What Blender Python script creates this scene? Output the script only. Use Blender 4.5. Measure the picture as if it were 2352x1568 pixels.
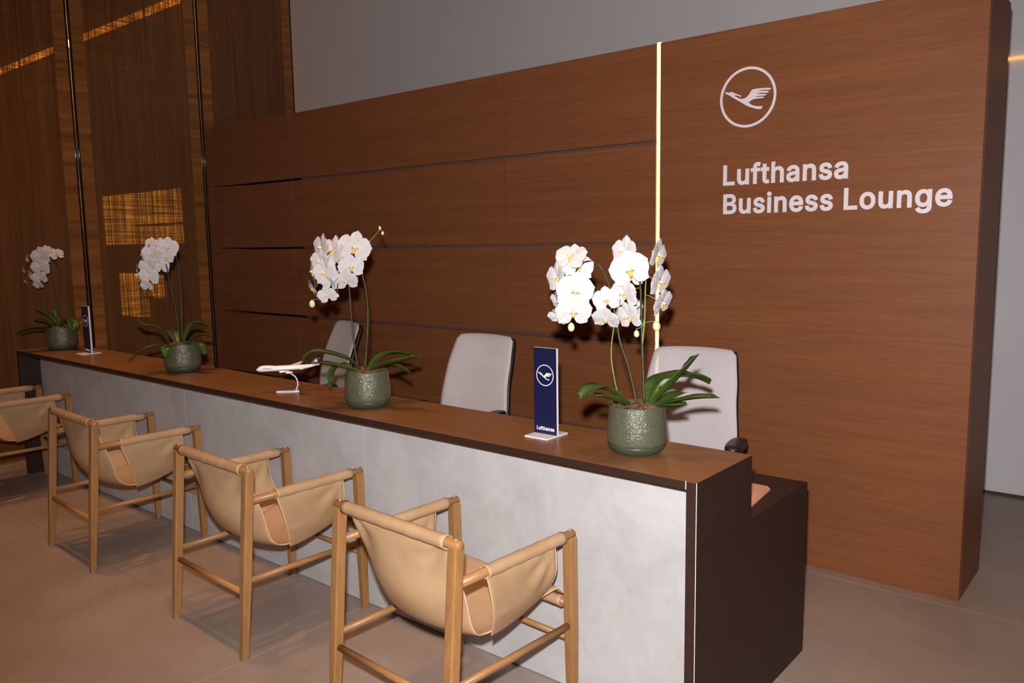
import bpy, bmesh, math, random
from mathutils import Vector, Matrix, geometry

for o in list(bpy.data.objects):
    bpy.data.objects.remove(o)
scene = bpy.context.scene
COL = scene.collection
random.seed(7)

# ------------------------------------------------------------------ camera, world, lights, exposure
CAM = Vector((1.2388, -2.4530, 1.8780))
FWD = Vector((-0.63708, 0.76111, -0.12185))
RGT = Vector((0.76794, 0.64035, -0.01529))
UPV = Vector((-0.06638, 0.10331, 0.99243))
cam_data = bpy.data.cameras.new('camera')
cam_data.sensor_width = 36.0
cam_data.lens = 1851.05 / 2352 * 36.0
cam_data.clip_start = 0.05
cam_data.clip_end = 100
cam = bpy.data.objects.new('camera', cam_data)
COL.objects.link(cam)
m3 = Matrix((RGT, UPV, -FWD)).transposed()
cam.matrix_world = Matrix.Translation(CAM) @ m3.to_4x4()
scene.camera = cam

world = bpy.data.worlds.new('world')
scene.world = world
world.use_nodes = True
world.node_tree.nodes['Background'].inputs[0].default_value = (1.0, 0.47, 0.25, 1)
world.node_tree.nodes['Background'].inputs[1].default_value = 0.10

vs = scene.view_settings
vs.view_transform = 'Standard'
vs.look = 'None'
vs.exposure = 0.0
vs.gamma = 1.0
vs.use_curve_mapping = False


def light(name, kind, loc, energy, color, aim=None, **kw):
    d = bpy.data.lights.new(name, kind)
    d.energy = energy
    d.color = color
    for k, val in kw.items():
        setattr(d, k, val)
    o = bpy.data.objects.new(name, d)
    o.location = loc
    if aim is not None:
        o.rotation_euler = (Vector(aim) - Vector(loc)).to_track_quat('-Z', 'Y').to_euler()
    COL.objects.link(o)
    return o


# the photographer's flash, a hand's width above the lens
fl = CAM + UPV * 0.17 - RGT * 0.03
light('camera_flash_offscreen', 'SPOT', fl, 760, (1.0, 0.97, 0.98), fl + FWD * 3 + RGT * 0.12 + UPV * 0.06,
      spot_size=math.radians(98), spot_blend=0.75, shadow_soft_size=0.03)
light('ceiling_downlight_offscreen', 'SPOT', (1.5, 0.7, 6.15), 235, (1.0, 0.50, 0.22), (1.5, 0.8, 0), spot_size=math.radians(55), spot_blend=0.9, shadow_soft_size=0.07)
# warm ceiling downlights over the guests' side of the counter
for lx in (-6.0, -4.4, -2.8, -1.2):
    light('ceiling_downlight_offscreen', 'SPOT', (lx, -0.55, 6.15), 260, (1.0, 0.50, 0.22), (lx - 0.15, -0.35, 0),
          spot_size=math.radians(51), spot_blend=0.8, shadow_soft_size=0.13)

# ------------------------------------------------------------------ helpers


class MB:
    """collects geometry for ONE mesh object"""

    def __init__(self):
        self.v = []
        self.f = []

    def add(self, verts, faces):
        n = len(self.v)
        self.v += [tuple(p) for p in verts]
        self.f += [tuple(i + n for i in f) for f in faces]
        return self

    def box(self, x0, x1, y0, y1, z0, z1):
        v = [(x, y, z) for x in (x0, x1) for y in (y0, y1) for z in (z0, z1)]
        f = [(0, 1, 3, 2), (4, 6, 7, 5), (0, 4, 5, 1), (2, 3, 7, 6), (0, 2, 6, 4), (1, 5, 7, 3)]
        return self.add(v, f)

    def tube(self, pts, rad, n=10, caps=True, flat=1.0):
        pts = [Vector(p) for p in pts]
        if not hasattr(rad, '__len__'):
            rad = [rad] * len(pts)
        v, f = [], []
        ref = None
        for i, p in enumerate(pts):
            t = (pts[min(i + 1, len(pts) - 1)] - pts[max(i - 1, 0)]).normalized()
            if ref is None:
                ref = Vector((0, 0, 1)) if abs(t.z) < 0.9 else Vector((1, 0, 0))
            a = t.cross(ref).normalized()
            b = a.cross(t).normalized()
            ref = b
            for k in range(n):
                w = 2 * math.pi * k / n
                v.append(p + a * math.cos(w) * rad[i] + b * math.sin(w) * rad[i] * flat)
        for i in range(len(pts) - 1):
            for k in range(n):
                f.append((i * n + k, i * n + (k + 1) % n, (i + 1) * n + (k + 1) % n, (i + 1) * n + k))
        if caps:
            f.append(tuple(range(n - 1, -1, -1)))
            f.append(tuple((len(pts) - 1) * n + k for k in range(n)))
        return self.add(v, f)

    def lathe(self, prof, n=40):
        v, f = [], []
        for r, z in prof:
            for k in range(n):
                w = 2 * math.pi * k / n
                v.append((r * math.cos(w), r * math.sin(w), z))
        for i in range(len(prof) - 1):
            for k in range(n):
                f.append((i * n + k, i * n + (k + 1) % n, (i + 1) * n + (k + 1) % n, (i + 1) * n + k))
        return self.add(v, f)

    def grid(self, fn, nu, nv):
        v = [fn(i / nu, j / nv) for i in range(nu + 1) for j in range(nv + 1)]
        f = [(i * (nv + 1) + j, (i + 1) * (nv + 1) + j, (i + 1) * (nv + 1) + j + 1, i * (nv + 1) + j + 1)
             for i in range(nu) for j in range(nv)]
        return self.add(v, f)

    def slab(self, loops, put, depth):
        """flat outline with holes, tessellated, given a thickness; put(x, y, d) -> 3-D"""
        P = [[Vector((x, y, 0)) for x, y in lp] for lp in loops]
        flat = [p for lp in P for p in lp]
        tri = geometry.tessellate_polygon(P)
        n = len(flat)
        v = [put(p.x, p.y, depth) for p in flat] + [put(p.x, p.y, 0.0) for p in flat]
        f = []
        for a, b, c in tri:
            pa, pb, pc = flat[a], flat[b], flat[c]
            if (pb - pa).cross(pc - pa).z < 0:
                b, c = c, b
            f += [(a, b, c), (a + n, c + n, b + n)]
        s = 0
        for lp in P:
            k = len(lp)
            for i in range(k):
                a, b = s + i, s + (i + 1) % k
                f.append((a, a + n, b + n, b))
            s += k
        return self.add(v, f)

    def build(self, name, mat, parent=None, smooth=False, bevel=0.0, seg=2, thick=0.0, fix=True, sub=0):
        me = bpy.data.meshes.new(name)
        me.from_pydata(self.v, [], self.f)
        if fix:
            bm = bmesh.new()
            bm.from_mesh(me)
            bmesh.ops.remove_doubles(bm, verts=bm.verts, dist=1e-6)
            bmesh.ops.recalc_face_normals(bm, faces=bm.faces)
            bm.to_mesh(me)
            bm.free()
        me.materials.append(mat)
        if smooth:
            me.polygons.foreach_set('use_smooth', [True] * len(me.polygons))
        me.update()
        o = bpy.data.objects.new(name, me)
        COL.objects.link(o)
        o.parent = parent
        if thick:
            md = o.modifiers.new('thickness', 'SOLIDIFY')
            md.thickness = thick
            md.offset = 0
        if sub:
            md = o.modifiers.new('smooth', 'SUBSURF')
            md.levels = md.render_levels = sub
        if bevel:
            md = o.modifiers.new('bevel', 'BEVEL')
            md.width = bevel
            md.segments = seg
            md.limit_method = 'ANGLE'
            md.angle_limit = math.radians(40)
        return o


def box(name, mat, x0, x1, y0, y1, z0, z1, parent=None, bevel=0.0):
    return MB().box(x0, x1, y0, y1, z0, z1).build(name, mat, parent, bevel=bevel)


def empty(name, loc=(0, 0, 0), rz=0.0):
    o = bpy.data.objects.new(name, None)
    o.location = loc
    o.rotation_euler = (0, 0, rz)
    o.empty_display_size = 0.1
    COL.objects.link(o)
    return o


def tag(o, label, cat, group=None):
    o['label'] = label
    o['category'] = cat
    if group:
        o['group'] = group
    return o


def struct(o):
    o['kind'] = 'structure'
    return o


def copy_tree(o, parent=None):
    c = o.copy()
    COL.objects.link(c)
    c.parent = parent
    for ch in list(o.children):
        copy_tree(ch, c)
    return c


def catmull(pts, n=8):
    P = [Vector(p) for p in pts]
    P = [P[0] * 2 - P[1]] + P + [P[-1] * 2 - P[-2]]
    out = []
    for i in range(1, len(P) - 2):
        a, b, c, d = P[i - 1], P[i], P[i + 1], P[i + 2]
        for k in range(n):
            t = k / n
            out.append(0.5 * ((2 * b) + (c - a) * t + (2 * a - 5 * b + 4 * c - d) * t * t + (3 * b - a - 3 * c + d) * t ** 3))
    out.append(P[-2])
    return out


def lerp_tab(tab, t):
    for (a, va), (b, vb) in zip(tab, tab[1:]):
        if t <= b:
            k = (t - a) / (b - a)
            k = k * k * (3 - 2 * k)
            return va + (vb - va) * k
    return tab[-1][1]


# ------------------------------------------------------------------ materials


def srgb(r, g, b):
    def c(u):
        u /= 255
        return u / 12.92 if u <= 0.04045 else ((u + 0.055) / 1.055) ** 2.4
    return (c(r), c(g), c(b), 1)


class Mat:
    def __init__(self, name, color, rough=0.5, spec=0.5, metal=0.0):
        self.m = bpy.data.materials.new(name)
        self.m.use_nodes = True
        self.t = self.m.node_tree
        self.b = self.t.nodes['Principled BSDF']
        self.b.inputs['Base Color'].default_value = color
        self.b.inputs['Roughness'].default_value = rough
        self.b.inputs['Specular IOR Level'].default_value = spec
        self.b.inputs['Metallic'].default_value = metal

    def n(self, kind, **kw):
        nd = self.t.nodes.new(kind)
        for k, val in kw.items():
            if k in nd.inputs:
                nd.inputs[k].default_value = val
            else:
                setattr(nd, k, val)
        return nd

    def l(self, a, b):
        self.t.links.new(a, b)

    def coords(self, scale=(1, 1, 1), kind='Object'):
        tc = self.n('ShaderNodeTexCoord')
        mp = self.n('ShaderNodeMapping')
        mp.inputs['Scale'].default_value = scale
        self.l(tc.outputs[kind], mp.inputs['Vector'])
        return mp.outputs[0]

    def noise(self, vec, scale, detail=4, rough=0.6, dist=0.0):
        nd = self.n('ShaderNodeTexNoise', Scale=scale, Detail=detail, Roughness=rough, Distortion=dist)
        self.l(vec, nd.inputs['Vector'])
        return nd.outputs['Fac']

    def ramp(self, fac, stops):
        nd = self.n('ShaderNodeValToRGB')
        e = nd.color_ramp.elements
        while len(e) < len(stops):
            e.new(0.5)
        for el, (p, c) in zip(e, stops):
            el.position = p
            el.color = c
        self.l(fac, nd.inputs['Fac'])
        return nd.outputs['Color']

    def mix(self, fac, a, b, mode='MIX'):
        nd = self.n('ShaderNodeMixRGB', blend_type=mode)
        for s, val in ((0, fac), (1, a), (2, b)):
            if hasattr(val, 'links') or hasattr(val, 'is_output'):
                self.l(val, nd.inputs[s])
            else:
                nd.inputs[s].default_value = val
        return nd.outputs[0]

    def color(self, sock):
        self.l(sock, self.b.inputs['Base Color'])

    def bump(self, h, strength=0.2, dist=0.01):
        nd = self.n('ShaderNodeBump', Strength=strength, Distance=dist)
        self.l(h, nd.inputs['Height'])
        self.l(nd.outputs[0], self.b.inputs['Normal'])


def scale_c(c, k):
    return (c[0] * k, c[1] * k, c[2] * k, 1)


def wood(name, base, sc=(0.5, 6, 14), amp=0.28, rough=0.4, spec=0.4, world_space=False):
    """straight-grained wood; sc stretches the grain along the small axis"""
    M = Mat(name, base, rough, spec)
    vec = M.coords(sc)
    if world_space:
        geo = M.n('ShaderNodeNewGeometry')
        mp = M.n('ShaderNodeMapping')
        mp.inputs['Scale'].default_value = sc
        M.l(geo.outputs['Position'], mp.inputs['Vector'])
        vec = mp.outputs[0]
    big = M.noise(vec, 1.0, 3, 0.55, 0.6)
    fine = M.noise(vec, 9.0, 3, 0.7)
    c1 = M.ramp(big, [(0.25, scale_c(base, 1 - amp)), (0.75, scale_c(base, 1 + amp * 0.7))])
    c2 = M.ramp(fine, [(0.3, (0.72, 0.72, 0.72, 1)), (0.7, (1.08, 1.08, 1.08, 1))])
    M.color(M.mix(0.7, c1, c2, 'MULTIPLY'))
    M.bump(fine, 0.05, 0.004)
    return M.m


def plain(name, color, rough=0.5, spec=0.5, metal=0.0, var=0.06, scale=14):
    """even finish with a faint uneven tone"""
    M = Mat(name, color, rough, spec, metal)
    f = M.noise(M.coords(), scale, 3)
    M.color(M.ramp(f, [(0.3, scale_c(color, 1 - var)), (0.7, scale_c(color, 1 + var))]))
    return M.m


def emitter(name, color, power):
    M = Mat(name, (0, 0, 0, 1))
    M.b.inputs['Emission Color'].default_value = color
    M.b.inputs['Emission Strength'].default_value = power
    return M.m


MT = {}
MT['veneer'] = wood('veneer_panel', (0.246, 0.087, 0.033, 1), (0.45, 1, 13), 0.12, 0.45, 0.22, True)
MT['oak'] = wood('oak_frame', (0.35, 0.172, 0.060, 1), (9, 9, 1.2), 0.22, 0.42, 0.4)
MT['oak_x'] = wood('oak_rail_across', (0.35, 0.172, 0.060, 1), (1.2, 9, 9), 0.22, 0.4, 0.4)
MT['oak_y'] = wood('oak_rail_along', (0.35, 0.172, 0.060, 1), (9, 1.2, 9), 0.22, 0.4, 0.4)
MT['desk'] = wood('desk_laminate', (0.036, 0.0165, 0.0125, 1), (0.6, 8, 10), 0.10, 0.5, 0.28, True)
MT['counter'] = wood('counter_laminate', (0.25, 0.112, 0.042, 1), (0.6, 10, 10), 0.10, 0.34, 0.5, True)
MT['edge'] = plain('white_edge_band', (0.72, 0.72, 0.7, 1), 0.4)
MT['gap'] = plain('joint_backing', (0.13, 0.075, 0.065, 1), 0.7, 0.2)
MT['steel'] = plain('brushed_steel', (0.42, 0.42, 0.44, 1), 0.3, 0.5, 1.0)
MT['brass'] = plain('brass_peg', (0.75, 0.47, 0.2, 1), 0.3, 0.5, 0.7)
MT['plastic'] = plain('black_plastic', (0.012, 0.012, 0.013, 1), 0.42, 0.5)
MT['white'] = plain('white_acrylic', (0.80, 0.79, 0.80, 1), 0.35, 0.5, 0, 0.02)
MT['letter'] = plain('white_lettering', (0.80, 0.74, 0.76, 1), 0.6, 0.3, 0, 0.02)
MT['navy'] = plain('navy_print', (0.007, 0.009, 0.048, 1), 0.38, 0.5, 0, 0.05)
MT['yellow'] = plain('yellow_print', (0.85, 0.42, 0.03, 1), 0.4)
MT['grey_wall'] = plain('grey_paint', (0.70, 0.68, 0.69, 1), 0.8, 0.2, 0, 0.02, 2)
MT['ceiling'] = plain('ceiling_paint', (0.5, 0.46, 0.42, 1), 0.9, 0.2, 0, 0.02, 2)
MT['dark_brown'] = plain('dark_brown_finish', (0.05, 0.032, 0.025, 1), 0.6)
MT['felt'] = plain('felt_glide', (0.30, 0.30, 0.31, 1), 0.9, 0.1)
MT['paper'] = plain('peach_paper', (0.62, 0.33, 0.22, 1), 0.6, 0.3, 0, 0.08, 6)
MT['led'] = emitter('led_amber', (1.0, 0.60, 0.17, 1), 4.6)
MT['led_thin'] = emitter('led_amber_thin', (1.0, 0.42, 0.10, 1), 1.3)
MT['cove'] = emitter('cove_amber', (1.0, 0.40, 0.07, 1), 9.0)
MT['lantern'] = emitter('lantern_gold', (1.0, 0.50, 0.10, 1), 6.0)

# concrete-look slabs of the counter front
M = Mat('concrete_slab', (0.6, 0.58, 0.56, 1), 0.55, 0.35)
a = M.noise(M.coords(), 3.4, 7, 0.68, 0.5)
b_ = M.noise(M.coords(), 26, 5, 0.7)
c = M.ramp(a, [(0.30, (0.425, 0.412, 0.402, 1)), (0.68, (0.545, 0.538, 0.53, 1))])
M.color(M.mix(0.35, c, M.ramp(b_, [(0.3, (0.86, 0.86, 0.86, 1)), (0.6, (1, 1, 1, 1))]), 'MULTIPLY'))
M.bump(b_, 0.08, 0.003)
MT['concrete'] = M.m

# honed stone floor tiles
M = Mat('stone_tile', (0.36, 0.3, 0.27, 1), 0.38, 0.45)
geo = M.n('ShaderNodeNewGeometry')
a = M.noise(geo.outputs['Position'], 1.7, 6, 0.65, 0.5)
b_ = M.noise(geo.outputs['Position'], 45, 4, 0.7)
c = M.ramp(a, [(0.3, (0.285, 0.214, 0.175, 1)), (0.7, (0.355, 0.275, 0.23, 1))])
M.color(M.mix(0.3, c, M.ramp(b_, [(0.3, (0.85, 0.85, 0.85, 1)), (0.65, (1, 1, 1, 1))]), 'MULTIPLY'))
M.l(M.ramp(a, [(0.3, (0.34, 0.34, 0.34, 1)), (0.7, (0.46, 0.46, 0.46, 1))]), M.b.inputs['Roughness'])
MT['tile'] = M.m
MT['grout'] = plain('tile_grout', (0.16, 0.12, 0.10, 1), 0.9, 0.1)

# tan saddle leather
M = Mat('tan_leather', (0.52, 0.31, 0.155, 1), 0.5, 0.35)
a = M.noise(M.coords(), 5, 4, 0.6, 0.3)
b_ = M.noise(M.coords(), 160, 2, 0.6)
M.color(M.ramp(a, [(0.3, (0.40, 0.245, 0.125, 1)), (0.72, (0.50, 0.325, 0.18, 1))]))
M.bump(b_, 0.12, 0.002)
MT['leather'] = M.m
MT['leather_edge'] = plain('leather_cut_edge', (0.66, 0.46, 0.28, 1), 0.6, 0.2)

# pale knitted office-chair fabric
M = Mat('pale_fabric', (0.55, 0.5, 0.49, 1), 0.9, 0.15)
b_ = M.noise(M.coords(), 260, 2, 0.6)
a = M.noise(M.coords(), 3, 3, 0.5)
M.color(M.ramp(a, [(0.3, (0.66, 0.61, 0.61, 1)), (0.7, (0.76, 0.71, 0.71, 1))]))
M.bump(b_, 0.25, 0.002)
MT['fabric_solid'] = M.m
M2 = M.m.copy()
M2.name = 'pale_mesh_fabric'
nt = M2.node_tree
pr_ = [n for n in nt.nodes if n.type == 'BSDF_PRINCIPLED'][0]
ou_ = [n for n in nt.nodes if n.type == 'OUTPUT_MATERIAL'][0]
tr_ = nt.nodes.new('ShaderNodeBsdfTransparent')
mx_ = nt.nodes.new('ShaderNodeMixShader')
mx_.inputs[0].default_value = 0.27
nt.links.new(pr_.outputs[0], mx_.inputs[1])
nt.links.new(tr_.outputs[0], mx_.inputs[2])
nt.links.new(mx_.outputs[0], ou_.inputs['Surface'])
MT['fabric'] = M2

# woven resin screen: dark strands with small gaps that let bright things behind glimmer through
M = Mat('woven_screen', (0.06, 0.03, 0.014, 1), 0.22, 0.22)
geo = M.n('ShaderNodeNewGeometry')


def stretched(sc):
    mp = M.n('ShaderNodeMapping')
    mp.inputs['Scale'].default_value = sc
    M.l(geo.outputs['Position'], mp.inputs['Vector'])
    return mp.outputs[0]


vert = M.noise(stretched((1, 95, 0.9)), 1.0, 4, 0.7)
vert2 = M.noise(stretched((1, 9, 0.15)), 1.0, 2, 0.5)
hor = M.noise(stretched((1, 1.6, 120)), 1.0, 3, 0.7)
c = M.ramp(vert, [(0.30, (0.115, 0.044, 0.014, 1)), (0.70, (0.245, 0.098, 0.033, 1))])
c = M.mix(0.35, c, M.ramp(vert2, [(0.35, (0.62, 0.62, 0.62, 1)), (0.65, (1.1, 1.1, 1.1, 1))]), 'MULTIPLY')
c = M.mix(0.5, c, M.ramp(hor, [(0.35, (0.7, 0.7, 0.7, 1)), (0.65, (1.15, 1.15, 1.15, 1))]), 'MULTIPLY')
M.color(c)
gapv = M.ramp(vert, [(0.36, (0.04, 0.04, 0.04, 1)), (0.66, (0.42, 0.42, 0.42, 1))])
gaph = M.ramp(hor, [(0.34, (0.25, 0.25, 0.25, 1)), (0.66, (1, 1, 1, 1))])
gap = M.mix(1.0, gapv, gaph, 'MULTIPLY')
tr = M.n('ShaderNodeBsdfTransparent')
tr.inputs['Color'].default_value = (1.0, 0.8, 0.5, 1)
mx = M.n('ShaderNodeMixShader')
M.l(gap, mx.inputs[0])
M.l(M.b.outputs[0], mx.inputs[1])
M.l(tr.outputs[0], mx.inputs[2])
out = [nd for nd in M.t.nodes if nd.type == 'OUTPUT_MATERIAL'][0]
M.l(mx.outputs[0], out.inputs['Surface'])
MT['woven'] = M.m
MT['screen_border'] = wood('screen_border_veneer', (0.31, 0.115, 0.030, 1), (1, 1.0, 16), 0.5, 0.3, 0.2, True)
MT['screen_edge'] = plain('polished_resin_edge', (0.02, 0.011, 0.006, 1), 0.07, 0.45)

# glazed pots
M = Mat('crackle_glaze', (0.14, 0.155, 0.085, 1), 0.16, 0.6)
vor = M.noise(M.coords(), 240, 3, 0.7)
sp = M.ramp(vor, [(0.36, (0.050, 0.060, 0.036, 1)), (0.64, (0.125, 0.128, 0.078, 1))])
M.color(sp)
bmp = M.noise(M.coords(), 210, 2, 0.5)
M.bump(bmp, 0.55, 0.005)
MT['glaze'] = M.m
MT['glaze_base'] = plain('dark_green_glaze', (0.046, 0.062, 0.034, 1), 0.38, 0.35, 0, 0.1, 30)
# plant materials
M = Mat('orchid_leaf', (0.06, 0.13, 0.02, 1), 0.32, 0.5)
a = M.noise(M.coords(), 9, 4, 0.6)
M.color(M.ramp(a, [(0.3, (0.024, 0.052, 0.008, 1)), (0.72, (0.058, 0.112, 0.016, 1))]))
MT['leaf'] = M.m
MT['stem'] = plain('orchid_stem', (0.032, 0.034, 0.014, 1), 0.45, 0.4, 0, 0.5, 22)
MT['stem_green'] = plain('orchid_green_stalk', (0.15, 0.22, 0.05, 1), 0.45, 0.4, 0, 0.3, 22)
M = Mat('white_petal', (0.7, 0.68, 0.69, 1), 0.7, 0.12)
M.b.inputs['Subsurface Weight'].default_value = 0.12
M.b.inputs['Subsurface Radius'].default_value = (0.01, 0.008, 0.008)
a = M.noise(M.coords(), 4, 3, 0.5)
M.color(M.ramp(a, [(0.3, (0.55, 0.52, 0.525, 1)), (0.7, (0.63, 0.60, 0.605, 1))]))
MT['petal'] = M.m
MT['lip'] = plain('orchid_lip', (0.82, 0.50, 0.10, 1), 0.5, 0.3, 0, 0.35, 60)
MT['column'] = plain('orchid_column', (0.84, 0.74, 0.55, 1), 0.5, 0.3, 0, 0.1, 60)
MT['bud'] = plain('orchid_bud', (0.62, 0.66, 0.34, 1), 0.5, 0.3, 0, 0.15, 40)
M = Mat('moss', (0.12, 0.09, 0.04, 1), 0.95, 0.1)
a = M.noise(M.coords(), 45, 4, 0.7)
M.color(M.ramp(a, [(0.3, (0.06, 0.03, 0.02, 1)), (0.55, (0.16, 0.09, 0.05, 1)), (0.7, (0.20, 0.20, 0.07, 1))]))
M.bump(a, 0.8, 0.01)
MT['moss'] = M.m

# ------------------------------------------------------------------ setting
fl_o = struct(box('floor', MT['grout'], -18, 8, -7, 4.40, -0.12, -0.0025))
TX, TY = 3.63, 1.2175
tile_me = None
for i in range(-5, 4):
    for j in range(-4, 4):
        x0, y0 = -1.95 + i * TX, -0.462 + j * TY
        if x0 + TX < -13 or x0 > 6 or y0 + TY > 4.45:
            continue
        if tile_me is None:
            t = MB().box(0.0015, TX - 0.0015, 0.0015, TY - 0.0015, -0.011, 0).build('tile', MT['tile'], fl_o, bevel=0.0012, seg=1)
            tile_me = t
        else:
            t = tile_me.copy()
            COL.objects.link(t)
        t.location = (x0, y0, 0)
        if y0 + TY > 4.17:
            t.scale = (1, (4.165 - y0) / TY, 1)

struct(box('wall_back', MT['grey_wall'], -18, 8, 4.17, 4.40, 0, 6.2))
struct(box('base_strip_back', MT['dark_brown'], -18, 8, 4.158, 4.172, 0, 0.022))  # thin dark strip along the foot of the grey wall
struct(box('ceiling', MT['ceiling'], -18, 8, -7, 4.40, 6.2, 6.4))
tag(box('led_line', MT['led_thin'], -0.2, 7.5, 4.150, 4.171, 3.070, 3.088),
    'thin glowing amber light line along the grey wall beyond the wood partition', 'light')

# wood-clad partition
COLS = [-6.634, -5.155, -3.869, -2.584, -1.331]
ROWS = [0.0, 0.600, 1.2207, 1.858, 2.4832, 3.0722]
XR = 0.4454
pw = struct(empty('wall_middle', (0, 2.057, 0)))
GH, GV = 0.010, 0.004
for ci in range(4):
    xa, xb = COLS[ci], COLS[ci + 1]
    if ci == 0:
        xa += 0.075
    for ri in range(5):
        za, zb = ROWS[ri], ROWS[ri + 1]
        box('panel', MT['veneer'], xa + GV, xb - (0.014 if ci == 3 else GV), 0, 0.028,
            za + (0.0 if ri == 0 else GH), zb - (0.0 if ri == 4 else GH), pw, 0.0012)
box('edge_post', MT['veneer'], COLS[0], COLS[0] + 0.075, 0, 0.028, 0, ROWS[-1], pw, 0.001)
box('wide_panel', MT['veneer'], -1.317, XR, 0, 0.028, 0, ROWS[-1], pw, 0.0012)
XH = COLS[1] + 0.10          # left of here the partition is hollow behind its open joints
box('joint_backing', MT['gap'], XH, XR - 0.02, 0.034, 0.075, 0, ROWS[-1] - 0.01, pw)
box('core', MT['veneer'], XH, XR - 0.0125, 0.0755, 0.522, 0, ROWS[-1] - 0.002, pw)
box('back_board', MT['veneer'], COLS[0], XH - 0.0005, 0.500, 0.522, 0, ROWS[-1] - 0.002, pw)
box('side_board', MT['veneer'], COLS[0], COLS[0] + 0.02, 0.0285, 0.4995, 0, ROWS[-1] - 0.031, pw)
box('top_board', MT['veneer'], COLS[0], XH - 0.0005, 0.0285, 0.4995, ROWS[-1] - 0.030, ROWS[-1] - 0.002, pw)
box('end_panel', MT['veneer'], XR - 0.012, XR + 0.001, 0.0285, 0.521, 0, ROWS[-1], pw)
tag(box('led_strip', MT['led'], -1.3425, -1.3195, 2.061, 2.084, 0.02, 3.078),
    'bright vertical amber light strip set into the wood wall', 'light')

# woven screens standing at the far end
def screen(y0, y1, label):
    s = tag(empty('woven_screen', (-6.645, (y0 + y1) / 2, 0)), label, 'screen', 'woven screens at the far end')
    h = (y1 - y0) / 2 - 0.018
    b = 0.115
    MB().box(-0.012, 0.0, -h + b, h - b, 0.02, 6.1).build('woven_sheet', MT['woven'], s)
    for sg in (-1, 1):
        a0, a1 = sorted((sg * h, sg * (h - b)))
        MB().box(-0.014, 0.002, a0, a1, 0.02, 6.1).build('border', MT['screen_border'], s)
        MB().tube([(-0.005, sg * (h + 0.003), 0.0), (-0.005, sg * (h + 0.003), 6.1)], 0.011, 16).build(
            'polished_edge', MT['screen_edge'], s, smooth=True)
    return s


screen(-0.44, 0.80, 'woven brown screen panel directly behind the orchid at the far counter end')
screen(0.80, 2.045, 'woven brown screen panel with a golden glow shining through it')
screen(2.045, 3.20, 'woven brown screen panel rising behind the wood wall')

tag(box('cove_light', MT['cove'], -17.5, -9.2, 3.38, 3.44, 5.16, 5.24),
    'amber linear ceiling light gleaming through the woven screens', 'light')
ln = tag(empty('wall_lantern', (-12.3, 4.17, 0)), 'golden lit wall lantern glowing through the woven screen', 'light')
box('glow_panel', MT['lantern'], -1.40, -0.32, -0.10, -0.06, 1.95, 2.80, ln)
box('glow_panel', MT['lantern'], -0.28, 1.30, -0.10, -0.06, 2.28, 2.80, ln)
box('glow_panel', MT['lantern'], -0.28, 1.30, -0.10, -0.06, 1.95, 2.24, ln)
box('glow_panel', MT['lantern'], -0.95, 0.0, -0.10, -0.06, 0.70, 1.45, ln)
box('glow_panel', MT['lantern'], 0.03, 0.55, -0.10, -0.06, 1.05, 1.45, ln)
box('back_frame', MT['dark_brown'], -1.5, 1.5, -0.06, 0.0, 0.55, 2.95, ln)

# ------------------------------------------------------------------ reception counter
desk = tag(empty('reception_desk', (-3.1, 0, 0)),
           'long reception counter with pale concrete front and brown worktop', 'desk')
DX = 3.1          # desk-local x = world x + DX
L0, L1 = -6.195 + DX, 0 + DX
YC = 0.160
step = [(0, 0), (1.071, 0), (1.071, 0.7951), (0.4596, 0.7951), (0.4596, 1.05), (0, 1.05)]
for nm, xa in (('end_panel', L1 - 0.040), ('end_panel', L0)):
    MB().slab([step], lambda y, z, d, xa=xa: (xa + d, y, z), 0.040).build(nm, MT['desk'], desk, bevel=0.0008, seg=1)
box('worktop', MT['counter'], L0 + 0.002, L1 - 0.0005, 0.0005, 0.459, 1.0502, 1.0515, desk)
box('worktop_core', MT['desk'], L0 + 0.0405, L1 - 0.0405, 0.0, 0.459, 1.022, 1.050, desk)
box('edge_trim', MT['edge'], L1 - 0.0425, L1 - 0.0402, -0.0012, 0.004, 1.022, 1.0515, desk)
box('edge_trim', MT['edge'], L1 - 0.0012, L1 + 0.0006, -0.0012, 0.0015, 0.0, 1.050, desk)
joints = [L0 + 0.0405, -5.57 + DX, -3.76 + DX, -1.95 + DX, L1 - 0.0405]
for xa, xb in zip(joints, joints[1:]):
    box('front_slab', MT['concrete'], xa + 0.0012, xb - 0.0012, YC, YC + 0.02, 0.004, 1.020, desk, 0.0008)
box('carcass', MT['desk'], L0 + 0.0405, L1 - 0.0405, YC + 0.021, 0.455, 0.0, 1.021, desk)
box('staff_worktop', MT['desk'], L0 + 0.0405, L1 - 0.0405, 0.4605, 1.070, 0.760, 0.7948, desk, 0.001)
box('staff_worktop_edge', MT['desk'], L1 - 0.040, L1 - 0.0005, 0.461, 1.070, 0.7953, 0.7960, desk)
for xa in (-4.6, -2.9, -1.3):
    box('support', MT['desk'], xa + DX, xa + DX + 0.03, 0.4605, 1.0, 0, 0.759, desk)

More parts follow.
